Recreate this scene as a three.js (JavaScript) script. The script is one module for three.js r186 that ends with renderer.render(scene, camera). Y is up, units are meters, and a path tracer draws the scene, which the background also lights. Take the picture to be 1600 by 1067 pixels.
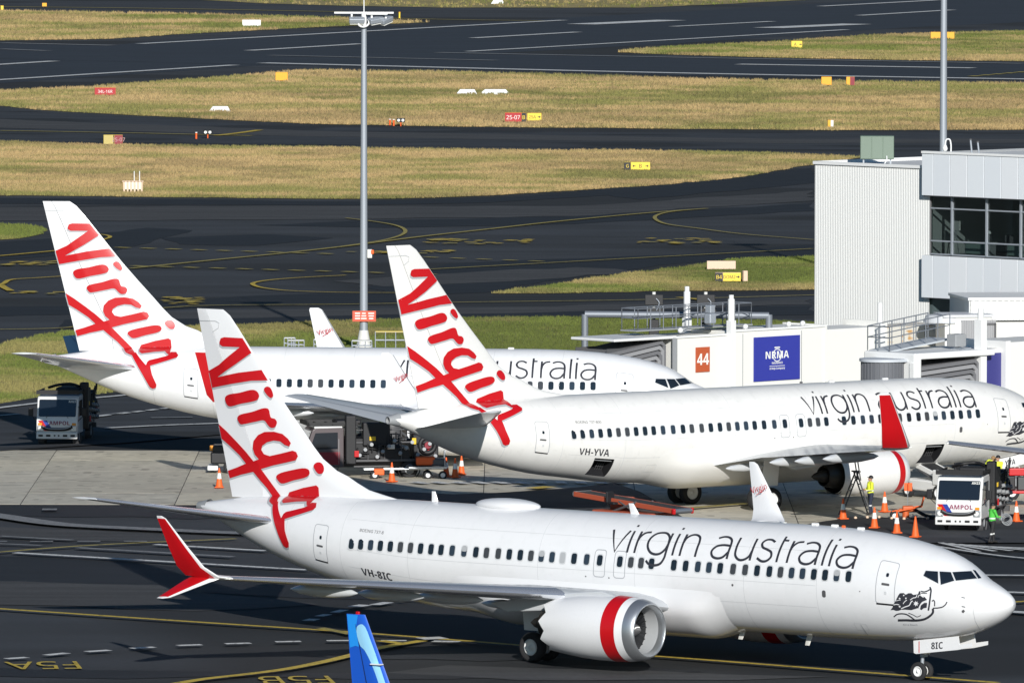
import * as THREE from 'three';
import { Sky } from 'three/addons/objects/Sky.js';
import { FontLoader } from 'three/addons/loaders/FontLoader.js';
import { RoundedBoxGeometry } from 'three/addons/geometries/RoundedBoxGeometry.js';
import { MarchingCubes } from 'three/addons/objects/MarchingCubes.js';
import { mergeGeometries, mergeVertices, toCreasedNormals } from 'three/addons/utils/BufferGeometryUtils.js';

// ---------------------------------------------------------------- camera, sky, sun, exposure
const CAM = { f: 15179.26, p: 0.0588566, H: 33.33468, r: 0.00164913 };      // long lens from a rooftop, metres
const scene = new THREE.Scene();
const camera = new THREE.PerspectiveCamera(2 * Math.atan(533.5 / CAM.f) * 180 / Math.PI, 1024 / 682, 5, 20000);
camera.position.set(0, CAM.H, 0);
camera.rotation.set(-CAM.p, 0, CAM.r);
scene.add(camera);
const renderer = new THREE.WebGLRenderer({ antialias: true });
renderer.setSize(1024, 682);
renderer.toneMapping = THREE.LinearToneMapping;
renderer.toneMappingExposure = 0.95;
renderer.shadowMap.enabled = true;
const SUN = new THREE.Vector3(0.14, 0.352, 0.925).normalize();
const sky = new Sky();
sky.name = 'sky';
sky.scale.setScalar(15000);
sky.userData.kind = 'structure';
const su = sky.material.uniforms;
su.turbidity.value = 1.6; su.rayleigh.value = 2.0; su.mieCoefficient.value = 0.004; su.mieDirectionalG.value = 0.8;
if (su.cloudCoverage) su.cloudCoverage.value = 0;
su.sunPosition.value.copy(SUN);
scene.add(sky);
scene.environmentIntensity = 0.1;
const sun = new THREE.DirectionalLight(new THREE.Color(1, 0.972, 0.925), 5);
sun.name = 'sun';
sun.position.set(0, 0, -520).addScaledVector(SUN, 900);
sun.target.position.set(0, 0, -520);
sun.castShadow = true;
sun.shadow.mapSize.set(4096, 4096);
Object.assign(sun.shadow.camera, { left: -90, right: 90, top: 120, bottom: -120, near: 10, far: 2500 });
scene.add(sun, sun.target);

// ---------------------------------------------------------------- helpers
let seed = 12345;
const rnd = () => { seed = (seed * 1664525 + 1013904223) >>> 0; return seed / 4294967296; };
const rr = (a, b) => a + (b - a) * rnd();
const V3 = (x, y, z) => new THREE.Vector3(x, y, z);
// direction of a line of sight through a point of the picture; used to survey where things stand on the ground
function sight(u, v) {
  const du = u - 800, dv = v - 533.5, c = Math.cos(CAM.r), s = Math.sin(CAM.r), cp = Math.cos(CAM.p), sp = Math.sin(CAM.p);
  const a = du * c + dv * s, b = -du * s + dv * c;
  return V3(a, -b * cp - CAM.f * sp, -(CAM.f * cp - b * sp)).normalize();
}
const G = (u, v, y = 0) => { const d = sight(u, v), t = (y - CAM.H) / d.y; return V3(d.x * t, y, d.z * t); };
const AT = (u, v, z) => { const d = sight(u, v), t = z / d.z; return V3(d.x * t, CAM.H + d.y * t, z); };
const used = {};
const numbered = n => { const k = used[n] = (used[n] ?? -1) + 1; return k ? n + '_' + String(k).padStart(3, '0') : n; };
function tag(o, label, category, group) { o.userData.label = label; o.userData.category = category; if (group) o.userData.group = group; return o; }
function structure(o) { o.userData.kind = 'structure'; return o; }
function M(name, geo, mat, parent) {
  const m = new THREE.Mesh(geo, mat); m.castShadow = m.receiveShadow = true;
  m.name = parent ? name : numbered(name);
  (parent || scene).add(m); return m;
}
function thing(name, label, category, pos = V3(0, 0, 0), turn = 0, group) {
  const g = new THREE.Group(); g.name = numbered(name); g.position.copy(pos); g.rotation.y = turn; scene.add(g);
  if (label) tag(g, label, category, group); return g;
}
function copy(o, label, pos, turn = 0) {
  const c = o.clone(); c.name = numbered(o.name.replace(/_\d{3}$/, '')); c.userData = { ...o.userData, label };
  c.position.copy(pos); c.rotation.set(0, turn, 0); scene.add(c); return c;
}
function clean(g) {
  g = g.index ? g.toNonIndexed() : g;
  for (const k of Object.keys(g.attributes)) if (!['position', 'normal', 'uv'].includes(k)) g.deleteAttribute(k);
  if (!g.attributes.uv) g.setAttribute('uv', new THREE.BufferAttribute(new Float32Array(g.attributes.position.count * 2), 2));
  if (!g.attributes.normal) g.computeVertexNormals();
  return g;
}
const join = list => mergeGeometries(list.map(clean));
const bx = (w, h, d, x = 0, y = 0, z = 0, ry = 0, rx = 0, rz = 0) => {
  const g = new THREE.BoxGeometry(w, h, d); if (rx) g.rotateX(rx); if (rz) g.rotateZ(rz); if (ry) g.rotateY(ry); g.translate(x, y, z); return g;
};
const rb = (w, h, d, x = 0, y = 0, z = 0, r = 0.03, seg = 2) => { const g = new RoundedBoxGeometry(w, h, d, seg, Math.min(r, w / 2.01, h / 2.01, d / 2.01)); g.translate(x, y, z); return g; };
function rod(a, b, r, seg = 8, r2 = r) {
  const d = b.clone().sub(a), L = d.length(), g = new THREE.CylinderGeometry(r2, r, L, seg);
  g.translate(0, L / 2, 0); g.applyQuaternion(new THREE.Quaternion().setFromUnitVectors(V3(0, 1, 0), d.normalize())); g.translate(a.x, a.y, a.z); return g;
}
const R = (ax, ay, az, bx_, by, bz, r, seg) => rod(V3(ax, ay, az), V3(bx_, by, bz), r, seg);
const tube = (pts, r, n = 24, seg = 8) => new THREE.TubeGeometry(new THREE.CatmullRomCurve3(pts), n, r, seg);
function geo(pos, idx, uv) {
  const g = new THREE.BufferGeometry();
  g.setAttribute('position', new THREE.BufferAttribute(new Float32Array(pos), 3));
  if (uv) g.setAttribute('uv', new THREE.BufferAttribute(new Float32Array(uv), 2));
  if (idx) g.setIndex(idx); g.computeVertexNormals(); return g;
}
// Hermite interpolation in a table [[s, a, b, ...], ...]
function table(T, s, k) {
  let i = 0; while (i < T.length - 2 && s > T[i + 1][0]) i++;
  const p0 = T[Math.max(0, i - 1)], p1 = T[i], p2 = T[i + 1], p3 = T[Math.min(T.length - 1, i + 2)], h = p2[0] - p1[0];
  const t = Math.min(1, Math.max(0, (s - p1[0]) / h));
  const lim = (m, d) => d === 0 ? 0 : Math.sign(m) !== Math.sign(d) ? 0 : Math.sign(d) * Math.min(Math.abs(m), 3 * Math.abs(d));
  const d = (p2[k] - p1[k]) / h;
  const m1 = i ? lim((p2[k] - p0[k]) / (p2[0] - p0[0]), d) : d, m2 = i < T.length - 2 ? lim((p3[k] - p1[k]) / (p3[0] - p1[0]), d) : d;
  const t2 = t * t, t3 = t2 * t;
  return p1[k] * (2 * t3 - 3 * t2 + 1) + p2[k] * (3 * t2 - 2 * t3) + m1 * h * (t3 - 2 * t2 + t) + m2 * h * (t3 - t2);
}
// flat shape cut up into small triangles and laid on a surface by map(x, y) -> Vector3
function laid(shapes, map, maxEdge = 0.3) {
  const g0 = clean(new THREE.ShapeGeometry(shapes, 10)), p = g0.attributes.position;
  let tris = [];
  for (let i = 0; i < p.count; i += 3) tris.push([0, 1, 2].map(k => [p.getX(i + k), p.getY(i + k)]));
  const out = [];
  while (tris.length) {
    const t = tris.pop(); let best = 0, bl = 0;
    for (let k = 0; k < 3; k++) { const a = t[k], b = t[(k + 1) % 3], l = Math.hypot(a[0] - b[0], a[1] - b[1]); if (l > bl) { bl = l; best = k; } }
    if (bl <= maxEdge) { out.push(t); continue; }
    const a = t[best], b = t[(best + 1) % 3], c = t[(best + 2) % 3], m = [(a[0] + b[0]) / 2, (a[1] + b[1]) / 2];
    tris.push([a, m, c], [m, b, c]);
  }
  const pos = [], idx = [], seen = new Map();
  for (const t of out) for (const q of t) {
    const k = q[0].toFixed(4) + ',' + q[1].toFixed(4); let id = seen.get(k);
    if (id === undefined) { id = pos.length / 3; seen.set(k, id); const w = map(q[0], q[1]); pos.push(w.x, w.y, w.z); }
    idx.push(id);
  }
  return geo(pos, idx);
}
const poly = P => new THREE.Shape(P.map(([x, y]) => new THREE.Vector2(x, y)));
// a ribbon of constant width along 2-D points as a list of shapes (quads and round caps)
function strokeShapes(P, w, curve = true) {
  let pts = P;
  if (curve && P.length > 2) pts = new THREE.CatmullRomCurve3(P.map(([x, y]) => V3(x, y, 0)), false, 'centripetal').getPoints(P.length * 5).map(v => [v.x, v.y]);
  const L = [], Rr = [];
  pts.forEach((q, i) => {
    const a = pts[Math.max(0, i - 1)], b = pts[Math.min(pts.length - 1, i + 1)], dx = b[0] - a[0], dy = b[1] - a[1], l = Math.hypot(dx, dy) || 1;
    L.push([q[0] - dy / l * w / 2, q[1] + dx / l * w / 2]); Rr.push([q[0] + dy / l * w / 2, q[1] - dx / l * w / 2]);
  });
  return [poly([...L, ...Rr.reverse()])];
}
function roundRect(w, h, r, cx = 0, cy = 0) {
  const s = new THREE.Shape(), x = cx - w / 2, y = cy - h / 2;
  s.moveTo(x + r, y); s.lineTo(x + w - r, y); s.quadraticCurveTo(x + w, y, x + w, y + r); s.lineTo(x + w, y + h - r); s.quadraticCurveTo(x + w, y + h, x + w - r, y + h);
  s.lineTo(x + r, y + h); s.quadraticCurveTo(x, y + h, x, y + h - r); s.lineTo(x, y + r); s.quadraticCurveTo(x, y, x + r, y); return s;
}
function ringRect(w, h, r, t, cx = 0, cy = 0) { const s = roundRect(w, h, r, cx, cy); s.holes.push(new THREE.Path(roundRect(w - 2 * t, h - 2 * t, Math.max(0.01, r - t), cx, cy).getPoints(6))); return s; }
const fontR = await new FontLoader().loadAsync('fonts/droid/droid_sans_regular.typeface.json');
const fontB = await new FontLoader().loadAsync('fonts/droid/droid_sans_bold.typeface.json');
function textShapes(str, size, font = fontR, cx = 0, cy = 0, stretch = 1) {
  const sh = font.generateShapes(str, size); let x0 = 1e9, x1 = -1e9, y0 = 1e9, y1 = -1e9;
  for (const s of sh) for (const q of s.getPoints(4)) { x0 = Math.min(x0, q.x); x1 = Math.max(x1, q.x); y0 = Math.min(y0, q.y); y1 = Math.max(y1, q.y); }
  const mv = q => new THREE.Vector2((q.x - (x0 + x1) / 2) * stretch + cx, q.y - (y0 + y1) / 2 + cy);
  return sh.map(s => { const n = new THREE.Shape(s.getPoints(5).map(mv)); n.holes = s.holes.map(h => new THREE.Path(h.getPoints(5).map(mv))); return n; });
}
// tileable value noise
function lattice(n) { const a = new Float32Array(n * n); for (let i = 0; i < n * n; i++) a[i] = rnd(); return a; }
const LAT = lattice(64);
function vn(x, y, per) {
  const xi = Math.floor(x), yi = Math.floor(y), fx = x - xi, fy = y - yi, sx = fx * fx * (3 - 2 * fx), sy = fy * fy * (3 - 2 * fy);
  const w = (i, j) => LAT[(((j % per) + per) % per % 64) * 64 + (((i % per) + per) % per % 64)];
  return (w(xi, yi) * (1 - sx) + w(xi + 1, yi) * sx) * (1 - sy) + (w(xi, yi + 1) * (1 - sx) + w(xi + 1, yi + 1) * sx) * sy;
}
const pn = (x, y, fx, fy, o = 0) => { const X = x * fx, Y = y * fy, xi = Math.floor(X), yi = Math.floor(Y), a = X - xi, b = Y - yi, sx = a * a * (3 - 2 * a), sy = b * b * (3 - 2 * b), w = (i, j) => LAT[((j % fy + o * 7) % 64) * 64 + ((i % fx + o * 13) % 64)]; return (w(xi, yi) * (1 - sx) + w(xi + 1, yi) * sx) * (1 - sy) + (w(xi, yi + 1) * (1 - sx) + w(xi + 1, yi + 1) * sx) * sy; };   // repeats exactly
const free = (x, y) => { let v = 0, a = 0.5; for (let o = 0; o < 4; o++) { v += a * vn(x, y, 64); x = x * 2.03 + 17.1; y = y * 2.03 + 5.7; a /= 2; } return v; };
const toS = c => { c = Math.min(1, Math.max(0, c)); return 255 * (c <= 0.0031308 ? 12.92 * c : 1.055 * Math.pow(c, 1 / 2.4) - 0.055); };
function colourMap(n, fn) {
  const d = new Uint8Array(n * n * 4);
  for (let j = 0; j < n; j++) for (let i = 0; i < n; i++) { const c = fn(i / n, j / n), k = (j * n + i) * 4; d[k] = toS(c[0]); d[k + 1] = toS(c[1]); d[k + 2] = toS(c[2]); d[k + 3] = 255; }
  const t = new THREE.DataTexture(d, n, n); t.colorSpace = THREE.SRGBColorSpace; t.wrapS = t.wrapT = THREE.RepeatWrapping; t.magFilter = THREE.LinearFilter; t.minFilter = THREE.LinearMipmapLinearFilter; t.generateMipmaps = true; t.anisotropy = 8; t.needsUpdate = true; return t;
}
const std = (r, g, b, rough = 0.6, metal = 0, extra = {}) => { const m = new THREE.MeshPhysicalMaterial({ roughness: rough, metalness: metal, side: THREE.DoubleSide, ...extra }); m.color.setRGB(r, g, b); return m; };
const C = {
  white: std(0.8, 0.8, 0.79, 0.42), offwhite: std(0.7, 0.69, 0.65, 0.55), grey: std(0.3, 0.31, 0.32, 0.5), darkgrey: std(0.09, 0.09, 0.095, 0.55), black: std(0.012, 0.012, 0.014, 0.55),
  rubber: std(0.022, 0.022, 0.024, 0.85), red: std(0.52, 0.004, 0.008, 0.4, 0, { clearcoat: 0.3, clearcoatRoughness: 0.2 }), orange: std(0.85, 0.13, 0.02, 0.6), yellow: std(0.8, 0.52, 0.03, 0.6), pipe: std(0.22, 0.24, 0.27, 0.5, 0.3), steel: std(0.55, 0.57, 0.59, 0.38, 0.85),
  galv: std(0.36, 0.39, 0.43, 0.5, 0.3), chrome: std(0.8, 0.82, 0.86, 0.22, 0.8), glass: std(0.012, 0.017, 0.024, 0.06, 0, { clearcoat: 1, clearcoatRoughness: 0.02 }), navy: std(0.015, 0.022, 0.05, 0.75),
  blue: std(0.02, 0.035, 0.3, 0.5), hivis: std(0.7, 0.82, 0.04, 0.75), green: std(0.1, 0.55, 0.05, 0.75), lamp: std(0.85, 0.85, 0.8, 0.2), amber: std(0.8, 0.3, 0.02, 0.3), brick: std(0.42, 0.1, 0.04, 0.6), maroon: std(0.25, 0.015, 0.03, 0.5),
  text: std(0.035, 0.036, 0.045, 0.4), shadowgrey: std(0.42, 0.43, 0.45, 0.4), line: std(0.42, 0.43, 0.45, 0.5), signyellow: std(0.85, 0.62, 0.05, 0.5), signorange: std(0.88, 0.4, 0.015, 0.5), cream: std(0.75, 0.55, 0.4, 0.6),
};

// ---------------------------------------------------------------- ground: grass plain, asphalt, concrete slabs, grass islands, paint
const asphaltMap = colourMap(1024, (x, y) => {
  const streak = pn(x, y, 7, 42) * 0.5 + pn(x, y, 16, 61, 1) * 0.3 + pn(x, y, 40, 40, 2) * 0.2;
  const patch = pn(x, y, 5, 9, 3), fine = rnd();
  let k = 0.039 * (0.4 + 0.95 * streak) * (patch > 0.6 ? 1 - 0.6 * Math.min(1, (patch - 0.6) * 9) : 1) * (0.9 + 0.2 * fine);
  return [k * 0.86, k * 0.97, k * 1.17];
});
asphaltMap.repeat.set(1, 1);
const runwayMap = colourMap(512, (x, y) => {
  const s = pn(x, y, 6, 30) * 0.6 + pn(x, y, 30, 60, 1) * 0.4, k = 0.03 * (0.72 + 0.45 * s) * (0.92 + 0.16 * rnd()); return [k * 0.7, k * 0.98, k * 1.42];
});
const concreteMap = colourMap(512, (x, y) => {
  const s = pn(x, y, 6, 6) * 0.4 + pn(x, y, 22, 22, 1) * 0.35 + pn(x, y, 3, 18, 2) * 0.25, k = 0.57 * (0.74 + 0.42 * s) * (0.94 + 0.12 * rnd());
  const spot = vn(x * 13 + 30, y * 13 + 8, 64); const d = spot > 0.83 ? 0.72 : 1;
  return [k * d, k * 0.92 * d, k * 0.75 * d];
});
const grassMap = colourMap(512, (x, y) => {
  const s = pn(x, y, 8, 8) * 0.45 + pn(x, y, 28, 28, 1) * 0.35 + rnd() * 0.3; const a = [0.14, 0.14, 0.035], b = [0.42, 0.32, 0.13];
  return a.map((v, i) => v + (b[i] - v) * s);
});
const groundMat = (map, rough = 0.92) => new THREE.MeshStandardMaterial({ map, roughness: rough, side: THREE.DoubleSide });
const asphaltMat = groundMat(asphaltMap, 0.85), runwayMat = groundMat(runwayMap, 0.8), grassMat = groundMat(grassMap, 1);
function rectSheet(name, x0, x1, z0, z1, y, mat, tile) {
  const m = M(name, geo([x0, y, z0, x1, y, z0, x1, y, z1, x0, y, z1], [0, 3, 2, 0, 2, 1], [x0, z0, x1, z0, x1, z1, x0, z1].map(v => v / tile)), mat); return structure(m);
}
rectSheet('ground', -9000, 9000, -15000, 2000, -0.06, grassMat, 40);
rectSheet('asphalt', -420, 420, -1750, 40, 0, asphaltMat, 130);
function outline(px, jag = 0, step = 3) {
  const P = px.map(([u, v]) => G(u, v)), out = [];
  P.forEach((a, i) => {
    const b = P[(i + 1) % P.length], L = a.distanceTo(b), n = jag ? Math.min(120, Math.max(1, Math.round(L / step))) : 1;
    for (let k = 0; k < n; k++) { const q = a.clone().lerp(b, k / n); if (jag && k) { q.x += rr(-jag, jag); q.z += rr(-jag, jag) * 2; } out.push([q.x, -q.z]); }
  });
  return out;
}
function groundShape(name, shape, y, mat, tile, parent) {
  const g = new THREE.ShapeGeometry(shape), p = g.attributes.position, uv = g.attributes.uv;
  for (let i = 0; i < p.count; i++) { const x = p.getX(i), z = -p.getY(i); p.setXYZ(i, x, y, z); uv.setXY(i, x / tile, z / tile); }
  g.computeVertexNormals(); const n = g.attributes.normal; for (let i = 0; i < n.count; i++) n.setXYZ(i, 0, 1, 0);
  return M(name, g, mat, parent);
}
// darker runway surfaces
structure(groundShape('runway', poly(outline([[-600, 118], [0, 92], [218, 66], [700, 38], [1100, 16], [1500, -8], [2000, -30], [2000, 16], [1400, 44], [1060, 68], [760, 84], [560, 92], [366, 105], [0, 130], [-600, 170]])), 0.012, runwayMat, 70));
structure(groundShape('runway', poly(outline([[-600, 58], [0, 66], [400, 79], [700, 82], [1070, 88], [1600, 98], [2200, 108], [2200, 134], [1600, 126], [1070, 118], [700, 108], [400, 101], [0, 92], [-600, 76]])), 0.024, runwayMat, 70));
structure(groundShape('taxiway', poly(outline([[-600, 168], [0, 170], [400, 196], [900, 206], [1600, 207], [2200, 205], [2200, 240], [1600, 236], [1000, 232], [560, 227], [150, 222], [-600, 214]], 0.5, 8)), 0.012, groundMat(asphaltMap, 0.8), 57));
// worn and freshly sealed patches with outlines of their own
let patchN = 0;
const sealMat = groundMat(colourMap(256, (x, y) => { const k = 0.014 * (0.75 + 0.5 * pn(x, y, 9, 30)) * (0.9 + 0.2 * rnd()); return [k * 0.85, k, k * 1.3]; }), 0.7);
for (const P of [[[700, 412], [860, 405], [1060, 398], [1290, 380], [1290, 402], [1060, 412], [850, 440], [760, 457], [640, 460], [560, 450]], [[-200, 392], [0, 378], [90, 372], [230, 356], [300, 360], [180, 392], [60, 402], [-200, 415]], [[-200, 480], [120, 478], [400, 462], [620, 455], [620, 472], [330, 480], [100, 492], [-200, 500]],
[[400, 352], [560, 345], [900, 338], [1270, 318], [1270, 330], [900, 350], [600, 356]], [[-200, 308], [300, 312], [560, 315], [760, 309], [1000, 295], [1270, 262], [1270, 270], [1000, 302], [760, 317], [500, 321], [-200, 318]], [[250, 372], [420, 366], [520, 372], [400, 384], [280, 382]], [[900, 298], [1273, 268], [1273, 286], [1000, 312]], [[100, 500], [500, 490], [900, 484], [1270, 478], [1270, 492], [900, 496], [500, 505], [90, 514]],
[[-200, 868], [100, 872], [480, 898], [760, 925], [700, 945], [350, 928], [-200, 900]], [[-200, 776], [340, 777], [520, 772], [560, 790], [300, 812], [-200, 800]], [[-200, 1040], [200, 1048], [600, 1052], [900, 1040], [1100, 1050], [700, 1062], [-200, 1058]], [[1400, 880], [1620, 862], [1900, 860], [1900, 905], [1600, 900], [1450, 892]], [[620, 1024], [900, 1028], [760, 1034], [560, 1031]]])
  structure(groundShape('asphalt_patch', poly(outline(P, 0.35, 3)), 0.015 + 0.0005 * patchN++, sealMat, 25));
const wornMat = groundMat(colourMap(256, (x, y) => { const k = 0.05 * (0.7 + 0.6 * pn(x, y, 5, 40)) * (0.85 + 0.3 * rnd()); return [k, k, k * 1.04]; }), 0.85);
for (const P of [[[-200, 903], [250, 915], [500, 945], [300, 955], [-200, 940]], [[700, 1040], [1000, 1048], [1300, 1058], [900, 1064], [600, 1052]], [[-200, 326], [400, 322], [900, 322], [1270, 298], [1270, 314], [900, 338], [400, 344], [-200, 346]], [[250, 488], [800, 480], [1270, 468], [1270, 476], [800, 490], [250, 499]], [[-60, 184], [500, 205], [1200, 217], [1700, 217], [1700, 224], [1200, 224], [500, 214], [-60, 198]], [[520, 440], [760, 424], [900, 418], [1000, 425], [800, 440], [600, 448]], [[-200, 816], [150, 830], [420, 846], [420, 858], [150, 846], [-200, 832]]])
  structure(groundShape('worn_asphalt', poly(outline(P, 0.5, 3)), 0.015 + 0.0005 * patchN++, wornMat, 31));
// concrete stands in slabs
const apron = new THREE.Group(); apron.name = 'concrete_apron'; scene.add(structure(apron));
const slabMats = [[1, 1, 1], [0.93, 0.94, 0.95], [1.04, 1.03, 1], [0.88, 0.88, 0.87]].map(t => { const m = groundMat(concreteMap, 0.9); m.color.setRGB(...t); return m; });
const slabGeo = new THREE.BoxGeometry(6.96, 0.06, 6.96);
for (let i = -9; i < 9; i++) for (let j = 0; j < 8; j++) {
  const x = i * 7 + 2.2, z = -428.6 - j * 7;
  if (j < 2 && x < 3) continue; if (j > 6 && x < -10) continue;
  const s = M('concrete_slab', slabGeo, slabMats[Math.floor(rnd() * 4)], apron); s.position.set(x, 0.002 + rr(-0.002, 0.002), z); s.rotation.y = Math.floor(rnd() * 4) * Math.PI / 2;
}
structure(groundShape('asphalt_fillet', poly(outline([[480, 790], [480, 776], [560, 768], [650, 771], [707, 774], [775, 772], [850, 767], [905, 763], [960, 756], [1000, 770], [1045, 796], [1100, 830], [1200, 832], [1290, 816], [1330, 811], [1450, 812], [1560, 806], [1900, 800], [1900, 850], [1200, 850], [800, 830]])), 0.06, asphaltMat, 60));
structure(groundShape('asphalt_road', poly(outline([[-300, 660], [0, 632], [60, 622], [200, 608], [400, 590], [700, 570], [1000, 556], [1000, 590], [700, 620], [500, 655], [350, 680], [200, 693], [0, 706], [-300, 722]])), 0.06, groundMat(asphaltMap, 0.85), 48));
// grass islands
const ISL = [
  [[-500, -30], [285, -2], [400, 5], [530, 9], [700, 12], [1000, 12], [1120, 7], [1200, 3], [1300, -2], [2200, -40], [2200, -60], [-500, -60]],
  [[-500, 12], [0, 18], [270, 22], [540, 29], [600, 32], [670, 35], [600, 38], [540, 40.5], [300, 52.5], [170, 61], [0, 63.5], [-500, 68]],
  [[-500, 190], [-40, 150], [0, 143], [150, 136], [300, 125], [400, 117], [440, 113], [500, 110], [560, 112], [700, 113], [900, 118], [1070, 124], [1200, 126], [1400, 129], [1600, 131], [2200, 137], [2200, 204], [1600, 203], [1300, 204], [1100, 202], [900, 200], [700, 198], [530, 195], [400, 190], [200, 180], [60, 172], [0, 166], [-40, 156]],
  [[965, 82], [985, 79.5], [1040, 75], [1200, 68], [1280, 62], [1400, 55], [1600, 50], [2200, 36], [2200, 112], [1600, 96], [1400, 94], [1200, 90], [1060, 86]],
  [[-500, 212], [0, 222], [150, 227], [400, 230], [560, 232], [800, 236], [1000, 236], [1200, 240], [1290, 244], [1350, 246], [1273, 257], [1150, 278], [1060, 287], [900, 298], [760, 306], [600, 311], [500, 311], [300, 309], [150, 307], [0, 306], [-500, 300]],
  [[-500, 340], [0, 351], [40, 353], [66, 357], [74, 361], [60, 367], [40, 371], [0, 375], [-500, 400]],
  [[770, 459], [850, 449], [960, 432], [1060, 420], [1150, 406], [1273, 402], [1500, 396], [1500, 452], [1273, 453], [1060, 455], [900, 458]],
  [[-500, 605], [0, 541], [30, 532], [60, 525], [97, 519], [250, 513], [400, 508], [520, 503], [640, 500], [760, 498], [915, 497], [1100, 500], [1300, 506], [1000, 552], [700, 564], [400, 586], [200, 606], [175, 615], [140, 619], [60, 622], [0, 631], [-500, 690]],
];
const patchNoise = (x, z) => { const v = free(x * 0.045 + 3, z * 0.05 + 7) * 0.55 + free(x * 0.16, z * 0.2 + 20) * 0.45; return Math.min(1, Math.max(0, (v - 0.36) / 0.2)); };
const inside = (P, x, y) => { let c = false; for (let i = 0, j = P.length - 1; i < P.length; j = i++) if ((P[i][1] > y) !== (P[j][1] > y) && x < (P[j][0] - P[i][0]) * (y - P[i][1]) / (P[j][1] - P[i][1]) + P[i][0]) c = !c; return c; };
const bladeGeo = (() => {
  const pos = [], idx = [];
  for (let k = 0; k < 9; k++) {
    const a = rr(0, 6.283), x = rr(-0.2, 0.2), z = rr(-0.2, 0.2), h = rr(0.6, 1), w = rr(0.035, 0.06), lx = rr(-0.16, 0.16), lz = rr(-0.16, 0.16), b = pos.length / 3;
    pos.push(x - Math.cos(a) * w, 0, z - Math.sin(a) * w, x + Math.cos(a) * w, 0, z + Math.sin(a) * w, x + lx, h, z + lz); idx.push(b, b + 1, b + 2);
  }
  return geo(pos, idx);
})();
const bladeMat = new THREE.MeshPhysicalMaterial({ roughness: 1, side: THREE.DoubleSide, transmission: 0.25, thickness: 0 });
const ISLN = [9000, 14000, 60000, 22000, 60000, 3000, 22000, 42000], TUFT = [0.5, 0.45, 0.36, 0.42, 0.28, 0.22, 0.22, 0.2], LUSH = [0.3, 0.05, -0.14, 0.1, -0.16, 0.15, 0.3, 0.58];
ISL.forEach((px, n) => {
  const O = outline(px, 0.3, 2); structure(groundShape('grass_island', poly(O), 0.03, grassMat, 23));
  const xs = O.map(q => q[0]), ys = O.map(q => q[1]), x0 = Math.min(...xs), x1 = Math.max(...xs), y0 = Math.min(...ys), y1 = Math.max(...ys);
  const im = new THREE.InstancedMesh(bladeGeo, bladeMat, ISLN[n]); im.name = numbered('grass'); im.castShadow = im.receiveShadow = true; im.userData.kind = 'stuff';
  const mt = new THREE.Matrix4(), q = new THREE.Quaternion(), e = new THREE.Euler(), c = new THREE.Color(); let k = 0, guard = 0;
  while (k < ISLN[n] && guard++ < 3e6) {
    const y = rr(y0, y1), half = y * 0.0585; const x = rr(Math.max(x0, -half), Math.min(x1, half)); if (!inside(O, x, y)) continue;
    const t = Math.min(1, Math.max(0, patchNoise(x, -y) * 0.85 + 0.15 - LUSH[n])), br = patchNoise(y * 0.7 + 40, x + 9) > 0.8 ? 0.78 : 1, h = TUFT[n] * rr(0.6, 1.25), w = TUFT[n] * rr(1.6, 2.6);
    e.set(rr(-0.2, 0.2), rr(0, 6.28), rr(-0.2, 0.2)); q.setFromEuler(e); mt.compose(V3(x, 0.03, -y), q, V3(w, h, w)); im.setMatrixAt(k, mt);
    const v = rr(0.88, 1.12) * br; c.setRGB((0.175 + 0.39 * t) * v, (0.215 + 0.19 * t) * v, (0.035 + 0.15 * t) * v); im.setColorAt(k, c); k++;
  }
  im.count = k; scene.add(im);
});
// paint
const paintMap = (r, g, b) => groundMat(colourMap(256, (x, y) => { const s = vn(x * 24, y * 24, 64), w = s > 0.72 ? 0.6 : 0.86 + 0.14 * rnd(); return [r * w, g * w, b * w]; }), 0.7);
const whitePaint = paintMap(0.72, 0.72, 0.7), yellowPaint = paintMap(0.62, 0.45, 0.06), dullYellow = paintMap(0.4, 0.33, 0.09), dullWhite = paintMap(0.24, 0.245, 0.25);
const paint = new THREE.Group(); paint.name = 'painted_markings'; scene.add(structure(paint));
let lineN = 0;
function line(name, px, w, mat, y = 0.07 + 0.00025 * lineN++) {
  const P = px.map(([u, v]) => { const g = G(u, v); return [g.x, -g.z]; });
  groundShape(name, strokeShapes(P, w, px.length > 2)[0], y, mat, 4, paint);
}
const W = (a, w = 0.5, m = whitePaint) => line('white_line', a, w, m), Y = (a, w = 0.4, m = yellowPaint) => line('yellow_line', a, w, m);
// runways
W([[218, 69], [881, 32]], 1.5); W([[0, 67.5], [175, 71.5]], 2.2, dullWhite); W([[0, 77], [74, 80]], 1.6, dullWhite); W([[-60, 105], [84, 96]], 1.6); W([[388, 79.6], [564, 69]], 1.5); W([[739, 60], [903, 50.6]], 1.5); W([[1051, 42], [1207, 34]], 1.4);
W([[908, 38.5], [1050, 32]], 4.5); W([[1200, 44.2], [1340, 38]], 4.5); W([[1283, 10.3], [1465, 0.7]], 1.6); W([[1343, 24.7], [1489, 16]], 1.5); W([[-60, 129], [366, 102.3]], 1.5); W([[731, 81], [1323, 47]], 1.3);
W([[422, 87], [776, 95]], 1.7, dullWhite); W([[410, 99], [1070, 115], [1650, 125.2]], 2.6); W([[683, 82.7], [1070, 90.5], [1600, 100]], 2.0, dullWhite); W([[1154, 101], [1522, 107]], 2.4); W([[1000, 79], [1060, 84]], 1, dullWhite);
for (let k = 0; k < 5; k++) Y([[1519 + k * 18, 120 - k * 1.55], [1530 + k * 18, 119 - k * 1.55]], 1.2, dullYellow);
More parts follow.
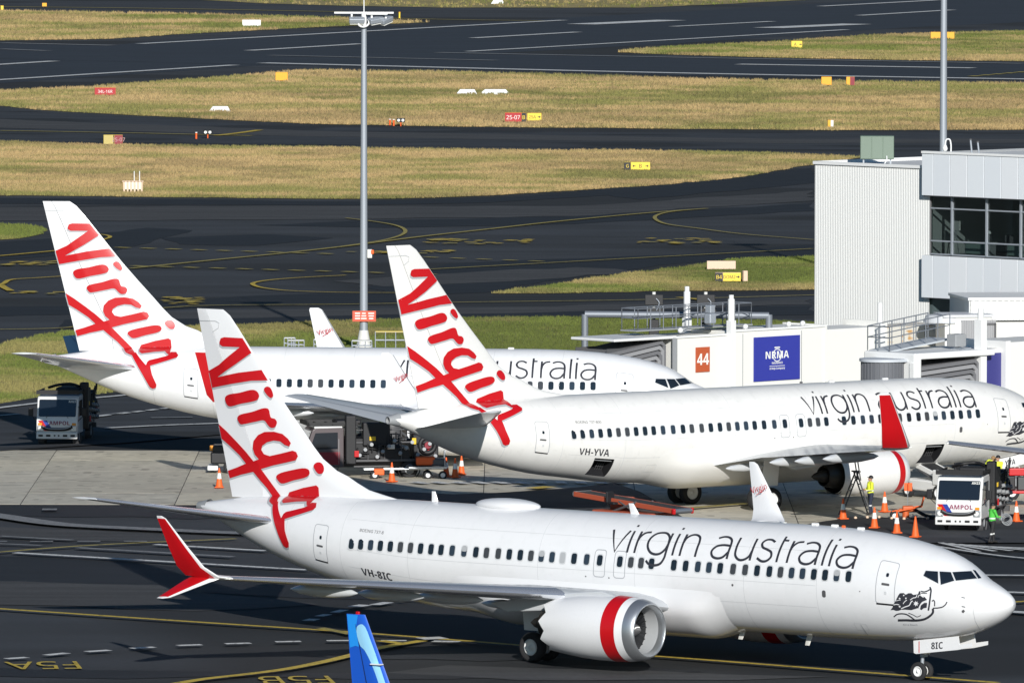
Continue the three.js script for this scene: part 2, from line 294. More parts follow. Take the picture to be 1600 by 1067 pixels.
Y([[0, 205], [169, 208], [393, 213]], 0.9, dullYellow); Y([[337, 212.6], [370, 209], [405, 204]], 0.8); Y([[540, 27], [700, 31], [850, 33]], 1.2, dullYellow); Y([[0, 11], [200, 13], [540, 19]], 1.4, dullYellow);
// taxiway lines
const dash = (u, v, du, dv, n, su_, sv, w, m = dullYellow) => { for (let k = 0; k < n; k++) Y([[u + k * su_, v + k * sv], [u + k * su_ + du, v + k * sv + dv]], w, m); };
dash(181, 387.7, 20, 0.9, 9, 39.7, 1.2, 0.75); dash(206, 416.5, 20, 1.1, 12, 41.2, 1.15, 0.7); dash(664, 403, 20, 1, 5, 41, 1.5, 0.6);
Y([[202, 421], [330, 408], [442, 397], [540, 386], [658, 371], [766, 359], [868, 347.6], [1019, 333.4], [1105, 327]], 0.5, dullYellow);
Y([[540, 431.6], [473, 435], [422, 439], [396, 443.5], [398, 448], [415, 452], [456, 456], [540, 458.6], [640, 459]], 0.32);
Y([[-40, 517], [98, 514], [283, 480.5], [537, 477], [712, 474], [1002, 470], [1290, 462]], 0.4, dullYellow);
Y([[-30, 450], [0, 446], [20, 438], [60, 435.5], [98, 433]], 0.35); Y([[0, 447], [6, 451], [16, 456]], 0.5); Y([[-30, 403], [0, 401], [88, 393]], 0.5);
Y([[540, 342], [574, 346], [614, 352.5], [632, 360], [628, 368], [597, 377], [530, 387]], 0.3, dullYellow); Y([[1105, 327], [1050, 332], [1026, 338], [1026, 345], [1045, 352], [1090, 358], [1161, 367], [1272, 376]], 0.3, dullYellow);
Y([[665, 422.5], [860, 412], [1070, 400.6], [1270, 390]], 0.4, dullYellow); Y([[1060, 466], [1080, 468], [1110, 472]], 0.5); Y([[150, 367], [166, 369], [171, 372], [160, 376]], 0.3);
// worn ground lettering, foreshortened into yellow dabs
function dabs(u0, u1, v0, v1, n) { for (let k = 0; k < n; k++) { const u = rr(u0, u1 - 12), v = rr(v0, v1); Y([[u, v], [u + rr(6, 20), v + rr(-0.7, 0.7)]], rr(0.5, 1.1), k % 3 ? yellowPaint : dullYellow); } }
dabs(0, 92, 409, 417, 16); dabs(10, 102, 455, 462, 10); dabs(253, 317, 466, 477, 26); dabs(655, 840, 375, 383, 30); dabs(996, 1136, 374, 382, 24); dabs(540, 722, 393, 399, 24);
// service road behind the rear aircraft
W([[-40, 645], [68, 632], [200, 620]], 0.5); W([[150, 653], [200, 647]], 0.4, dullWhite); W([[-20, 654], [28, 650]], 0.3); W([[165, 672], [260, 667.5], [360, 664]], 0.5); W([[150, 654], [170, 651.6]], 0.4); for (let k = 0; k < 4; k++) W([[186 + k * 22, 649.8 - k * 2.6], [200 + k * 22, 648 - k * 2.6]], 0.4); W([[235, 656], [300, 655]], 0.5, dullWhite);
// stand markings
for (let k = 0; k < 11; k++) W([[648 + k * 31.5, 758 - (k < 6 ? 0 : 0.5)], [664 + k * 31.5, 757.4]], 1.3); Y([[830, 767], [860, 764]], 0.8); Y([[1275, 770], [1330, 773]], 0.9); Y([[1048, 800], [1200, 788]], 0.5, dullYellow);
for (let k = 0; k < 7; k++) W([[1470 + k * 14, 852 + k * 1.2], [1530 + k * 26, 866 - k * 0.6]], 0.28); W([[1440, 854], [1560, 872], [1640, 880]], 0.3);
// foreground taxilane
W([[-30, 806], [0, 810], [103, 824], [241, 831], [361, 836.5], [470, 839]], 1.3, dullWhite); W([[0, 841.7], [113, 848]], 0.35, dullWhite); W([[-20, 853], [64, 856.5]], 0.35, dullWhite); for (const u of [-26, 46, 120, 193, 262]) W([[u, 850], [u + 36, 850]], 0.4, dullWhite);
Y([[-40, 870], [138, 856.5], [368, 846]], 0.35, dullYellow); W([[120, 860], [363, 874.4]], 0.5, dullWhite); W([[242, 855], [416, 865]], 0.5); W([[22, 868], [480, 895]], 0.5); W([[65, 800], [88, 800]], 0.9, dullWhite);
Y([[-60, 952], [0, 956], [310, 977], [540, 992], [736, 1007], [1010, 1029.3], [1070, 1033.6], [1421, 1061], [1560, 1072]], 0.4);
for (const [a, b, c, d] of [[25, 972, 120, 966], [205, 956, 303, 946], [390, 940, 495, 933], [593, 925, 700, 919], [803, 912, 913, 908], [1022, 904, 1137, 901], [1250, 895, 1365, 893], [1483, 890, 1590, 889]]) W([[a / 2.907, 700 + b / 2.907], [c / 2.907, 700 + d / 2.907]], 0.45);
Y([[250, 1078], [320, 1066], [378, 1059.5], [444, 1051], [499, 1040.5], [540, 1031], [590, 1018], [660, 1006]], 0.5); W([[510, 1006], [546, 1006]], 0.4); W([[595, 1006], [635, 1006]], 0.4); Y([[500, 986], [530, 992], [548, 996]], 0.4, dullYellow); Y([[594, 1006], [630, 1011]], 0.5);
W([[656, 1003], [694, 1001.5]], 0.9); W([[676, 1007], [718, 1008]], 0.6); W([[552, 953], [571, 950]], 0.6); W([[585, 950], [607, 946]], 0.5); W([[624, 944.5], [632, 944]], 0.5); W([[480, 975], [492, 972]], 0.5); W([[498, 968], [512, 965]], 0.4); W([[522, 962], [538, 958]], 0.4);
W([[1500, 903], [1640, 904]], 0.5); W([[1540, 929], [1640, 932]], 0.6); W([[1548, 958], [1640, 965]], 0.7); Y([[1520, 950], [1640, 942]], 0.4);
function groundText(str, u, v, size, mat) { const c = G(u, v); for (const s of textShapes(str, size, fontR, 0, 0, 0.42)) { const g = groundShape('ground_lettering', s, 0.069, mat, 3, paint); g.position.set(c.x, 0, c.z); g.rotation.y = Math.PI + 0.12; } }
groundText('F5A', 66, 1042, 3.0, yellowPaint); groundText('F5B', 462, 1065, 3.0, yellowPaint);

// ---------------------------------------------------------------- airliners
const paintDirt = (amount, tint) => colourMap(512, (x, y) => {
  const st = vn(x * 40, y * 9, 64) * 0.5 + vn(x * 14, y * 30 + 6, 64) * 0.5, sp = vn(x * 50 + 9, y * 50, 64);
  const k = 1 - amount * (st > 0.55 ? (st - 0.55) * 1.6 : 0) - amount * 0.35 * (sp > 0.8 ? 1 : 0) - amount * 0.12 * rnd();
  return [0.82 * k * tint[0], 0.82 * k * tint[1], 0.82 * k * tint[2]];
});
const skin = (map) => new THREE.MeshPhysicalMaterial({ map, roughness: 0.38, clearcoat: 0.6, clearcoatRoughness: 0.12, side: THREE.DoubleSide });
const cleanSkin = skin(paintDirt(0.05, [0.99, 0.992, 1])), wornSkin = skin(paintDirt(0.1, [1, 0.985, 0.95]));
const wingGrey = std(0.46, 0.48, 0.5, 0.3, 0.1, { clearcoat: 0.5, clearcoatRoughness: 0.15 }), stabGrey = std(0.62, 0.64, 0.66, 0.3, 0.15, { clearcoat: 0.4 }), hot = std(0.06, 0.055, 0.05, 0.45, 0.6), duct = std(0.4, 0.41, 0.42, 0.5), fanMat = std(0.022, 0.023, 0.026, 0.35, 0.4);
const shadeMat = std(0.42, 0.43, 0.44, 0.5), frameMat = std(0.6, 0.61, 0.62, 0.4), seamMat = std(0.5, 0.51, 0.52, 0.5);
const paneMats = [C.glass, C.glass, std(0.03, 0.042, 0.06, 0.08, 0, { clearcoat: 1 }), std(0.055, 0.055, 0.058, 0.12, 0, { clearcoat: 1 })];
const lapMat = std(0.58, 0.59, 0.6, 0.45);
const BODY = [[0, 3.01, 2.99, 0.01, 3.0], [0.08, 3.22, 2.79, 0.26, 2.99], [0.25, 3.38, 2.6, 0.45, 2.97], [0.5, 3.53, 2.4, 0.66, 2.95], [1, 3.76, 2.13, 0.96, 2.95], [1.45, 3.96, 1.95, 1.17, 2.98], [1.9, 4.27, 1.81, 1.33, 3.03], [2.4, 4.57, 1.7, 1.47, 3.09], [3, 4.8, 1.6, 1.59, 3.15], [4, 5.06, 1.49, 1.73, 3.23], [5.3, 5.27, 1.41, 1.83, 3.3], [7, 5.42, 1.37, 1.875, 3.34], [9, 5.47, 1.36, 1.88, 3.35], [24, 5.47, 1.36, 1.88, 3.35],
  [26.5, 5.47, 1.45, 1.87, 3.37], [29, 5.47, 1.78, 1.79, 3.5], [31, 5.46, 2.06, 1.66, 3.64], [33, 5.43, 2.5, 1.44, 3.86], [34.4, 5.38, 2.9, 1.22, 4.05], [35.7, 5.29, 3.36, 0.96, 4.28], [37, 5.13, 3.92, 0.64, 4.52], [38, 4.99, 4.35, 0.4, 4.68], [38.6, 4.9, 4.58, 0.22, 4.75]];
const FINLE = [[5.35, 28.6], [5.47, 28.9], [5.75, 30.3], [6.23, 31.35], [6.42, 31.9], [6.85, 32.6], [7.8, 33.5], [9.45, 35.0], [11.05, 36.3], [12.2, 37.28], [12.42, 37.62]];
const finTE = y => 37.12 + (y - 5.1) * 0.2485;
function finHalf(s, y) { const le = table(FINLE, Math.min(12.42, Math.max(5.35, y)), 1), te = finTE(y); if (s < le || s > te || y > 12.42) return 0; const T = 0.235 - (y - 5.3) * 0.0225; const x = s - le, hinge = te - (te - Math.max(le, 32)) * 0.34; return T * Math.sqrt(Math.min(1, x / 1.25)) * (s > hinge ? 1 - 0.93 * (s - hinge) / (te - hinge) : 1) + 0.003; }
const AIRFOIL = [[1, 0], [0.85, 0.025], [0.7, 0.05], [0.5, 0.072], [0.35, 0.08], [0.2, 0.076], [0.1, 0.058], [0.04, 0.037], [0.01, 0.018], [0, 0], [0.01, -0.014], [0.04, -0.026], [0.1, -0.038], [0.2, -0.047], [0.35, -0.05], [0.5, -0.042], [0.7, -0.02], [0.85, -0.007]];
const EDGE = [[0.1, 0.062], [0.04, 0.041], [0.01, 0.022], [-0.006, 0], [0.01, -0.018], [0.05, -0.033], [0.07, -0.037]];
// sections {s, y, l, c, th, n:[ny, nl]}; side = 1 starboard, -1 port
function loft(secs, prof, side = 1, closed = true, twist = 0) {
  const pos = [], idx = [], uv = [], n = prof.length;
  secs.forEach((q, j) => prof.forEach(([c, t]) => { const [ny, nl] = q.n || [1, 0], k = t * q.c * (q.th ?? 1); pos.push(-(q.s + c * q.c), q.y + k * ny - c * q.c * twist * (q.tw ?? 1), side * (q.l + k * nl)); uv.push(q.s + c * q.c, q.l); }));
  const quad = (a, b, c, d) => side > 0 ? idx.push(a, b, c, a, c, d) : idx.push(a, c, b, a, d, c);
  for (let j = 0; j < secs.length - 1; j++) for (let i = 0; i < (closed ? n : n - 1); i++) { const i2 = (i + 1) % n; quad(j * n + i, j * n + i2, (j + 1) * n + i2, (j + 1) * n + i); }
  if (closed) for (const j of [0, secs.length - 1]) for (let i = 1; i < n - 1; i++) { const a = j * n, b = j * n + i, c = j * n + i + 1; j ? (side > 0 ? idx.push(a, b, c) : idx.push(a, c, b)) : (side > 0 ? idx.push(a, c, b) : idx.push(a, b, c)); }
  return toCreasedNormals(geo(pos, idx, uv), 0.9);
}
// body of revolution about a fore-and-aft axis; mod(phi, s, k) may move a ring point along the axis
function rev(prof, cy, cz, seg = 40, mod) {
  const pos = [], idx = [], uv = [], m = seg + 1;
  prof.forEach(([s, r, sq = 1], k) => { for (let i = 0; i < m; i++) { const a = i / seg * Math.PI * 2, ds = mod ? mod(a, k) : 0, cc = Math.cos(a); pos.push(-(s + ds), cy + r * cc * (cc < 0 ? sq : 1), cz + r * Math.sin(a)); uv.push(s, a); } });
  for (let k = 0; k < prof.length - 1; k++) for (let i = 0; i < seg; i++) idx.push(k * m + i, (k + 1) * m + i, (k + 1) * m + i + 1, k * m + i, (k + 1) * m + i + 1, k * m + i + 1);
  return mergeVertices(geo(pos, idx, uv), 1e-4).index ? (() => { const g = geo(pos, idx, uv); const nrm = g.attributes.normal; for (let k = 0; k < prof.length; k++) { const a = k * m, b = a + seg; const x = nrm.getX(a) + nrm.getX(b), y = nrm.getY(a) + nrm.getY(b), z = nrm.getZ(a) + nrm.getZ(b), L = Math.hypot(x, y, z) || 1; nrm.setXYZ(a, x / L, y / L, z / L); nrm.setXYZ(b, x / L, y / L, z / L); } return g; })() : null;
}
const tyreGeo = (r, w) => { const h = w / 2, g = new THREE.LatheGeometry([[r * 0.56, -h * 0.8], [r * 0.8, -h], [r * 0.95, -h * 0.8], [r, -h * 0.4], [r, h * 0.4], [r * 0.95, h * 0.8], [r * 0.8, h], [r * 0.56, h * 0.8]].map(q => new THREE.Vector2(...q)), 28); g.rotateX(Math.PI / 2); return g; };
const rimGeo = (r, w) => { const h = w / 2, g = new THREE.LatheGeometry([[0.001, h * 0.9], [r * 0.14, h * 0.9], [r * 0.16, h * 0.45], [r * 0.4, h * 0.4], [r * 0.46, h * 0.82], [r * 0.57, h * 0.84], [r * 0.57, -h * 0.84], [r * 0.46, -h * 0.82], [r * 0.4, -h * 0.4], [0.001, -h * 0.4]].map(q => new THREE.Vector2(...q)), 24); g.rotateX(Math.PI / 2); return g; };
function wheel(parent, x, y, z, r, w, rim = C.white) { const t = M('wheel', tyreGeo(r, w), C.rubber, parent); t.position.set(x, y, z); M('rim', rimGeo(r, w), rim, t); return t; }
const GLYPH = {
  v: [0.98, [[0, 1], [0.42, 0], [0.84, 1]]], i: [0.36, [[0.06, 0], [0.06, 1]], [[0.06, 1.24], [0.06, 1.36]]], r: [0.6, [[0.06, 0], [0.06, 1]], [[0.06, 0.5], [0.12, 0.74], [0.28, 0.93], [0.54, 0.99]]],
  g: [1.28, [[1, 1], [1, 0.1], [0.97, -0.14], [0.82, -0.36], [0.52, -0.44], [0.25, -0.39], [0.1, -0.27]], [[1, 0.5], [0.93, 0.78], [0.72, 0.97], [0.5, 1], [0.24, 0.93], [0.05, 0.72], [0, 0.5], [0.05, 0.28], [0.24, 0.07], [0.5, 0], [0.74, 0.05], [0.93, 0.24], [1, 0.5]]],
  n: [1.06, [[0.06, 0], [0.06, 1]], [[0.06, 0.55], [0.14, 0.82], [0.34, 0.98], [0.55, 0.99], [0.74, 0.88], [0.82, 0.64], [0.82, 0.4], [0.82, 0]]],
  a: [1.1, [[0.1, 0.9], [0.34, 0.99], [0.58, 0.97], [0.76, 0.84], [0.82, 0.62], [0.82, 0.3], [0.82, 0]], [[0.82, 0.57], [0.45, 0.58], [0.16, 0.5], [0, 0.28], [0.09, 0.08], [0.33, 0], [0.6, 0.06], [0.82, 0.3]]],
  u: [1.14, [[0.04, 1], [0.04, 0.45], [0.1, 0.16], [0.32, 0], [0.56, 0.02], [0.76, 0.16], [0.84, 0.42]], [[0.84, 1], [0.84, 0]]],
  s: [0.94, [[0.62, 0.88], [0.4, 0.99], [0.16, 0.96], [0.04, 0.78], [0.14, 0.6], [0.38, 0.51], [0.62, 0.4], [0.68, 0.2], [0.52, 0.03], [0.28, 0], [0.02, 0.12]]],
  t: [0.5, [[0.06, 0], [0.06, 1.22]], [[0.06, 1], [0.3, 1]]], l: [0.34, [[0.06, 0], [0.06, 1.26]]], ' ': [0.5],
};
function wordmark(str, width, stroke = 0.1) {     // [shapes] in units of metres along, x-heights up
  let x = 0; const tot = [...str].reduce((t, c) => t + GLYPH[c][0], 0) - 0.2, k = width / tot, out = [];
  for (const ch of str) { const [adv, ...st] = GLYPH[ch]; for (const P of st) out.push(strokeShapes(P.map(([a, b]) => [(x + a) * k, b]), stroke, !(ch === 'v' || P.length < 3))); x += adv; }
  return out.flat();
}
const SCRIPT = {
  v: [[37.7, 11.16], [37.64, 11.31], [37.47, 11.36], [36.6, 11.35], [36.14, 10.8], [36.88, 10.33], [37.83, 9.79], [36.74, 10.01], [35.61, 10.16], [35.29, 9.77], [36.08, 9.73], [37.22, 9.54], [38.13, 9.37], [38.31, 10.02], [37.73, 10.28], [37.26, 10.61], [36.7, 11], [37.54, 11], [37.68, 11.07]],
  i: [[37.43, 9], [37.29, 9.12], [36.65, 9.24], [35.99, 9.38], [35.78, 9.32], [35.67, 9.16], [35.73, 9.02], [35.9, 8.95], [36.56, 8.82], [37.22, 8.69], [37.36, 8.79]],
  d: [[35.45, 9.46], [35.33, 9.53], [35.18, 9.49], [35.04, 9.28], [35.02, 9.16], [35.1, 9.1], [35.24, 9.16], [35.38, 9.28], [35.46, 9.39]],
  r: [[36.76, 8.26], [36.65, 8.37], [35.99, 8.53], [35.38, 8.7], [35.19, 8.66], [35.06, 8.35], [34.86, 8.3], [34.76, 8.17], [34.84, 7.99], [35.05, 7.96], [35.19, 8.05], [35.38, 8.22], [35.8, 8.16], [36.46, 8.03], [36.6, 8.03], [36.72, 8.15]],
  g: [[34.05, 7.4], [34.12, 7.27], [34.33, 7.32], [34.56, 7.45], [34.89, 7.47], [35.22, 7.39], [35.46, 7.24], [35.5, 7.08], [35.37, 6.92], [35.08, 6.86], [34.57, 6.97], [33.95, 7.12], [33.77, 7.07], [33.68, 6.91], [33.77, 6.76], [34.24, 6.65], [34.89, 6.51], [35.51, 6.34], [34.99, 5.83], [34.43, 5.28], [34.26, 5.13], [34.46, 5.05], [34.75, 5.16], [35.22, 5.64], [35.93, 6.21], [36.59, 6.07], [37.24, 5.89], [37.34, 6.18], [36.87, 6.32], [36.33, 6.51], [36.68, 6.82], [37.25, 7.18], [37.66, 7.41], [37.81, 7.97], [37.39, 7.72], [36.82, 7.33], [36.31, 6.96], [35.91, 6.62], [35.62, 6.71], [35.84, 6.89], [35.94, 7.12], [35.91, 7.4], [35.69, 7.64], [35.36, 7.78], [34.89, 7.81], [34.47, 7.74], [34.19, 7.56]],
  f: [[34.46, 5.1], [34.26, 5.18], [34, 4.91], [33.67, 4.59], [33.62, 4.75], [33.53, 4.83], [33.15, 4.92], [32.68, 5.04], [32.58, 5.11], [32.52, 5.22], [32.26, 5.22], [32.12, 5.07], [32.19, 4.97], [32.68, 4.81], [33.46, 4.57], [33.34, 4.13], [33.12, 3.67], [33.15, 3.51], [33.32, 3.46], [33.46, 3.53], [33.81, 4.13], [34.14, 4.63]],
  j: [[34.74, 6.07], [34.64, 6.18], [33.95, 6.37], [33.3, 6.47], [33.11, 6.41], [33.07, 6.27], [33.2, 6.15], [33.86, 5.98], [34.47, 5.83], [34.64, 5.93]],
  e: [[32.92, 6.59], [32.8, 6.71], [32.62, 6.71], [32.46, 6.57], [32.42, 6.41], [32.47, 6.31], [32.64, 6.29], [32.83, 6.43]],
  n: [[34.14, 5.37], [34.07, 5.51], [33.39, 5.71], [32.73, 5.84], [32.61, 5.76], [32.54, 5.12], [32.64, 5.1], [32.83, 5.25], [33.3, 5.22], [33.95, 5.13], [34.1, 5.21]],
};
const smooth = P => new THREE.Shape(new THREE.CatmullRomCurve3(P.map(([x, y]) => V3(x, y, 0)), true, 'centripetal').getPoints(P.length * 4).map(v => new THREE.Vector2(v.x, v.y)));

function airliner(o) {
  const { label, pos, turn, d1 = 0, d2 = 0, max = false, skinMat, holes = [] } = o;
  const root = thing('airliner', label, 'airliner', pos, turn, 'parked and taxiing airliners');
  const L = V => root.worldToLocal(V.clone()); root.updateMatrixWorld(true);
  const sec = (s, k) => table(BODY, s < 12 ? s : Math.max(12, s - d2), k);
  const fus = (s, ph, off = 0) => { const a = sec(s, 3), yc = sec(s, 4), h = Math.cos(ph) >= 0 ? sec(s, 1) - yc : yc - sec(s, 2), nz = Math.sin(ph) / Math.max(a, 0.02), ny = Math.cos(ph) / Math.max(h, 0.02), l = Math.hypot(ny, nz); return V3(-s, yc + h * Math.cos(ph) + off * ny / l, a * Math.sin(ph) + off * nz / l); };
  const phAt = (s, y) => { const yc = sec(s, 4), h = y >= yc ? sec(s, 1) - yc : yc - sec(s, 2); return Math.acos(Math.max(-1, Math.min(1, (y - yc) / h))); };
  // fuselage
  const ss = new Set([0, 0.03, 0.08, 0.15, 0.25, 0.35, 0.5, 0.7, 0.9, 1.1, 1.3, 1.5, 1.7, 1.9, 2.1, 2.3, 2.6, 3, 3.4, 3.9, 4.5, 5.2, 6, 7, 8]); for (let s = 9; s < 23.9; s += 1.5) if (s + d2 < 22 + d2 || !d2) ss.add(s); for (const s of [24, 25, 26, 27, 28, 29, 30, 31, 32, 33, 33.8, 34.6, 35.3, 36, 36.6, 37.2, 37.7, 38.1, 38.4, 38.6]) ss.add(s + d2);
  holes.forEach(h => { ss.add(h[0]); ss.add(h[1]); });
  const S = [...ss].filter(s => s <= 38.6 + d2).sort((a, b) => a - b), NP = 72, pos_ = [], idx = [], uv = [];
  S.forEach(s => { for (let i = 0; i <= NP; i++) { const q = fus(s, i / NP * 2 * Math.PI); pos_.push(q.x, q.y, q.z); uv.push(s / 9, i / NP * 12.2 / 9); } });
  for (let j = 0; j < S.length - 1; j++) for (let i = 0; i < NP; i++) {
    const d = (i + 0.5) * 5, sm = (S[j] + S[j + 1]) / 2; if (holes.some(h => sm > h[0] && sm < h[1] && d > h[2] && d < h[3])) continue;
    const a = j * (NP + 1) + i, b = a + NP + 1; idx.push(a, b + 1, b, a, a + 1, b + 1);
  }
  const fg = geo(pos_, idx, uv), fn = fg.attributes.normal;
  for (let j = 0; j < S.length; j++) { const a = j * (NP + 1), b = a + NP, x = fn.getX(a) + fn.getX(b), y = fn.getY(a) + fn.getY(b), z = fn.getZ(a) + fn.getZ(b), l = Math.hypot(x, y, z) || 1; fn.setXYZ(a, x / l, y / l, z / l); fn.setXYZ(b, x / l, y / l, z / l); }
  const body = M('fuselage', fg, skinMat, root);
  for (const h of holes) {              // opening in the skin with a lined recess and the door folded up inside
    const D = Math.PI / 180, P = (s, d, off) => fus(s, d * D, off), pos = [], idx = [], quad = (a, b, c, d) => { const k = pos.length / 3; for (const q of [a, b, c, d]) pos.push(q.x, q.y, q.z); idx.push(k, k + 1, k + 2, k, k + 2, k + 3); }, dep = -0.75;
    for (let d = h[2]; d < h[3]; d += 5) { quad(P(h[0], d, 0), P(h[0], d + 5, 0), P(h[0], d + 5, dep), P(h[0], d, dep)); quad(P(h[1], d, 0), P(h[1], d + 5, 0), P(h[1], d + 5, dep), P(h[1], d, dep)); quad(P(h[0], d, dep), P(h[0], d + 5, dep), P(h[1], d + 5, dep), P(h[1], d, dep)); }
    for (const d of [h[2], h[3]]) quad(P(h[0], d, 0), P(h[1], d, 0), P(h[1], d, dep), P(h[0], d, dep));
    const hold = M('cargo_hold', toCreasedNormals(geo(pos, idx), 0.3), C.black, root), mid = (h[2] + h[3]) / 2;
    M('cargo_net', join([0, 1, 2, 3].map(k => rod(P(h[0] + 0.1 + k * 0.12, h[2] + 3, -0.4), P(h[0] + 0.1 + k * 0.12, h[3] - 2, -0.3), 0.012, 5)).concat([0, 1, 2, 3].map(k => rod(P(h[0] + 0.08, h[2] + 6 + k * 7, -0.38), P(h[0] + 0.5, h[2] + 6 + k * 7, -0.38), 0.012, 5)))), C.darkgrey, hold);
    M('cargo_door', laid([roundRect(h[1] - h[0] - 0.06, 0.5, 0.06)], (x, y) => { const q = P((h[0] + h[1]) / 2 - x, h[2] + 4, -0.34 + y); q.y -= 0.04; return q; }, 0.4), C.grey, hold);
  }
  const onF = (s0, ph0, off) => (x, y) => fus(s0 - x, ph0 - y / 2.02, off);
  // tail
  const finPart = (f0, f1, yTop) => {     // chord fractions
    const Yv = [5.0, 5.35, 5.47, 5.6, 5.75, 6, 6.23, 6.42, 6.85, 7.3, 7.8, 8.6, 9.45, 10.3, 11.05, 11.7, 12.2, 12.35, 12.42].filter(y => f1 < 1 || y > 5.0), n = 14, pos = [], idx = [];
    if (f1 === 1) Yv.unshift(5.18);
    Yv.forEach(y => { const le = table(FINLE, Math.max(5.35, y), 1), te = finTE(y), hinge = te - (te - Math.max(le, 32)) * 0.34; const s0 = f0 === 0 ? le : hinge + 0.025, s1 = f1 === 1 ? te : hinge; for (const sd of [1, -1]) for (let i = 0; i <= n; i++) { const t = i / n, s = s0 + (s1 - s0) * (f0 === 0 ? t * t : t); pos.push(-(s + d2), y, sd * Math.max(0.002, finHalf(Math.min(te - 1e-3, Math.max(le + 1e-3, s)), Math.max(y, 5.35)) * (y > 12.3 ? 0.72 : 1))); } });
    const m = 2 * (n + 1); for (let j = 0; j < Yv.length - 1; j++) { for (let i = 0; i < n; i++) { const a = j * m + i, b = a + m; idx.push(a, a + 1, b + 1, a, b + 1, b); const c = j * m + n + 1 + i, d = c + m; idx.push(c, d + 1, c + 1, c, d, d + 1); } for (const e of [0, n]) { const a = j * m + e, c = a + n + 1; e ? idx.push(a, c, c + m, a, c + m, a + m) : idx.push(a, c + m, c, a, a + m, c + m); } }
    const j = Yv.length - 1; for (let i = 0; i < n; i++) { const a = j * m + i, c = a + n + 1; idx.push(a, a + 1, c + 1, a, c + 1, c); }
    return toCreasedNormals(geo(pos, idx), 0.7);
  };
  const fin = M('fin', finPart(0, 0.66), o.finMat || skinMat, root), rud = M('rudder', finPart(0.66, 1), o.finMat || skinMat, root);
  const bodyHalf = (s, y) => { const yc = sec(s, 4), h = y >= yc ? sec(s, 1) - yc : yc - sec(s, 2), q = (y - yc) / h; return Math.abs(q) < 1 ? sec(s, 3) * Math.sqrt(1 - q * q) : 0; };
  const tailSkin = (off, dx = 0, dy = 0) => (s, y) => { const S_ = s + dx, Y_ = y + dy; return V3(-(S_ + d2), Y_, Math.max(finHalf(S_, Y_), bodyHalf(S_ + d2, Y_)) + off); };
  const clipFin = P => P.map(([s, y]) => [Math.max(s, y > 5.5 ? table(FINLE, Math.min(12.4, y), 1) + 0.05 : s), y].map((v, i) => i ? v : Math.min(v, y > 5.2 ? finTE(y) - 0.012 : v)));
  const under = [], over = [];
  for (const k of Object.keys(SCRIPT)) { const sh = ['vgfn'.includes(k) ? poly(clipFin(SCRIPT[k])) : smooth(clipFin(SCRIPT[k]))]; const e = 'gfn'.includes(k) ? 0.055 : 0.16; under.push(laid(sh, tailSkin(0.014, 0.035, -0.085), e)); over.push(laid(sh, tailSkin(0.03), e)); }
  M('tail_script_outline', join(under), C.shadowgrey, fin); M('tail_script', join(over), C.red, fin);
  M('fin_panel_seam', laid(strokeShapes([[38.8, 11.95], [37.95, 11.97], [37.75, 11.9], [37.78, 11.7], [38.05, 11.55]], 0.03, false), tailSkin(0.02), 0.2), seamMat, fin);
  M('exhaust_cone', rev([[38.3 + d2, 0.3], [38.62 + d2, 0.22], [38.85 + d2, 0.17], [38.84 + d2, 0.13], [38.5 + d2, 0.12]], 4.73, 0, 20), C.grey, root);
  for (const sd of [1, -1]) {
    const st = [{ s: 33.9 + d2, y: 4.36, l: 0.5, c: 3.8 }, { s: 34.2 + d2, y: 4.45, l: 1.2, c: 3.55 }, { s: 38.0 + d2, y: 5.44, l: 7.05, c: 1.2 }, { s: 38.25 + d2, y: 5.46, l: 7.17, c: 0.95 }];
    const sp = M('stabiliser', loft(st, AIRFOIL.map(([c, t]) => [c, t * 0.72]), sd), stabGrey, root);
    M('leading_edge', loft(st.slice(1, 3), EDGE.map(([c, t]) => [c * 0.6 - 0.002, t * 0.8]), sd, false), C.chrome, sp);
    M('elevator_gap', loft([{ ...st[1], y: st[1].y + 0.035 }, { ...st[2], y: st[2].y + 0.015 }].map(q => ({ ...q })), [[0.69, 0.045], [0.7, 0.0455], [0.705, 0.0445]], sd, false), C.darkgrey, sp);
  }
  // wings
  for (const sd of [1, -1]) {
    const near = sd > 0 ? '' : '';
    const wsec = [{ s: 13.9, y: 2.12, l: 1.0, c: 8.0, th: 0.85 }, { s: 14.35, y: 2.24, l: 1.9, c: 7.5, th: 0.88 }, { s: 15.65, y: 2.5, l: 3.4, c: 6.05, th: 0.92 }, { s: 16.8, y: 2.76, l: 5, c: 4.85, th: 0.95 }, { s: 17.22, y: 2.83, l: 5.8, c: 4.42, th: 0.95 }, { s: 20, y: 3.3, l: 11, c: 3.05, th: 0.9 }, { s: 23.08, y: 3.82, l: 16.9, c: 1.62, th: 0.85 }].map(q => ({ ...q, s: q.s + d1, tw: Math.min(1, 8 / q.c / 2) }));
    const wing = M('wing', loft(wsec, AIRFOIL, sd, true, 0.03), wingGrey, root);
    M('leading_edge', loft(wsec.slice(3).map(q => ({ ...q })), EDGE, sd, false, 0.03), C.chrome, wing);
    const at = (l, c) => { let i = 0; while (i < wsec.length - 2 && l > wsec[i + 1].l) i++; const a = wsec[i], b = wsec[i + 1], t = (l - a.l) / (b.l - a.l); return V3(-(a.s + (b.s - a.s) * t + c * (a.c + (b.c - a.c) * t)), a.y + (b.y - a.y) * t - c * 0.03 * a.c, sd * l); };
    for (const l of [3.2, 6.7, 9.3, 12.2]) { const q = at(l, 1), k = l < 4 ? 0.75 : 1; M('flap_fairing', rev([[-2.5, 0.02], [-2.2, 0.13], [-1.5, 0.22], [-0.6, 0.25], [0.2, 0.17], [0.5, 0.09], [0.7, 0.015]].map(([s, r]) => [-q.x + s * k, r * k]), q.y - 0.22 * k, q.z, 14), stabGrey, wing); }
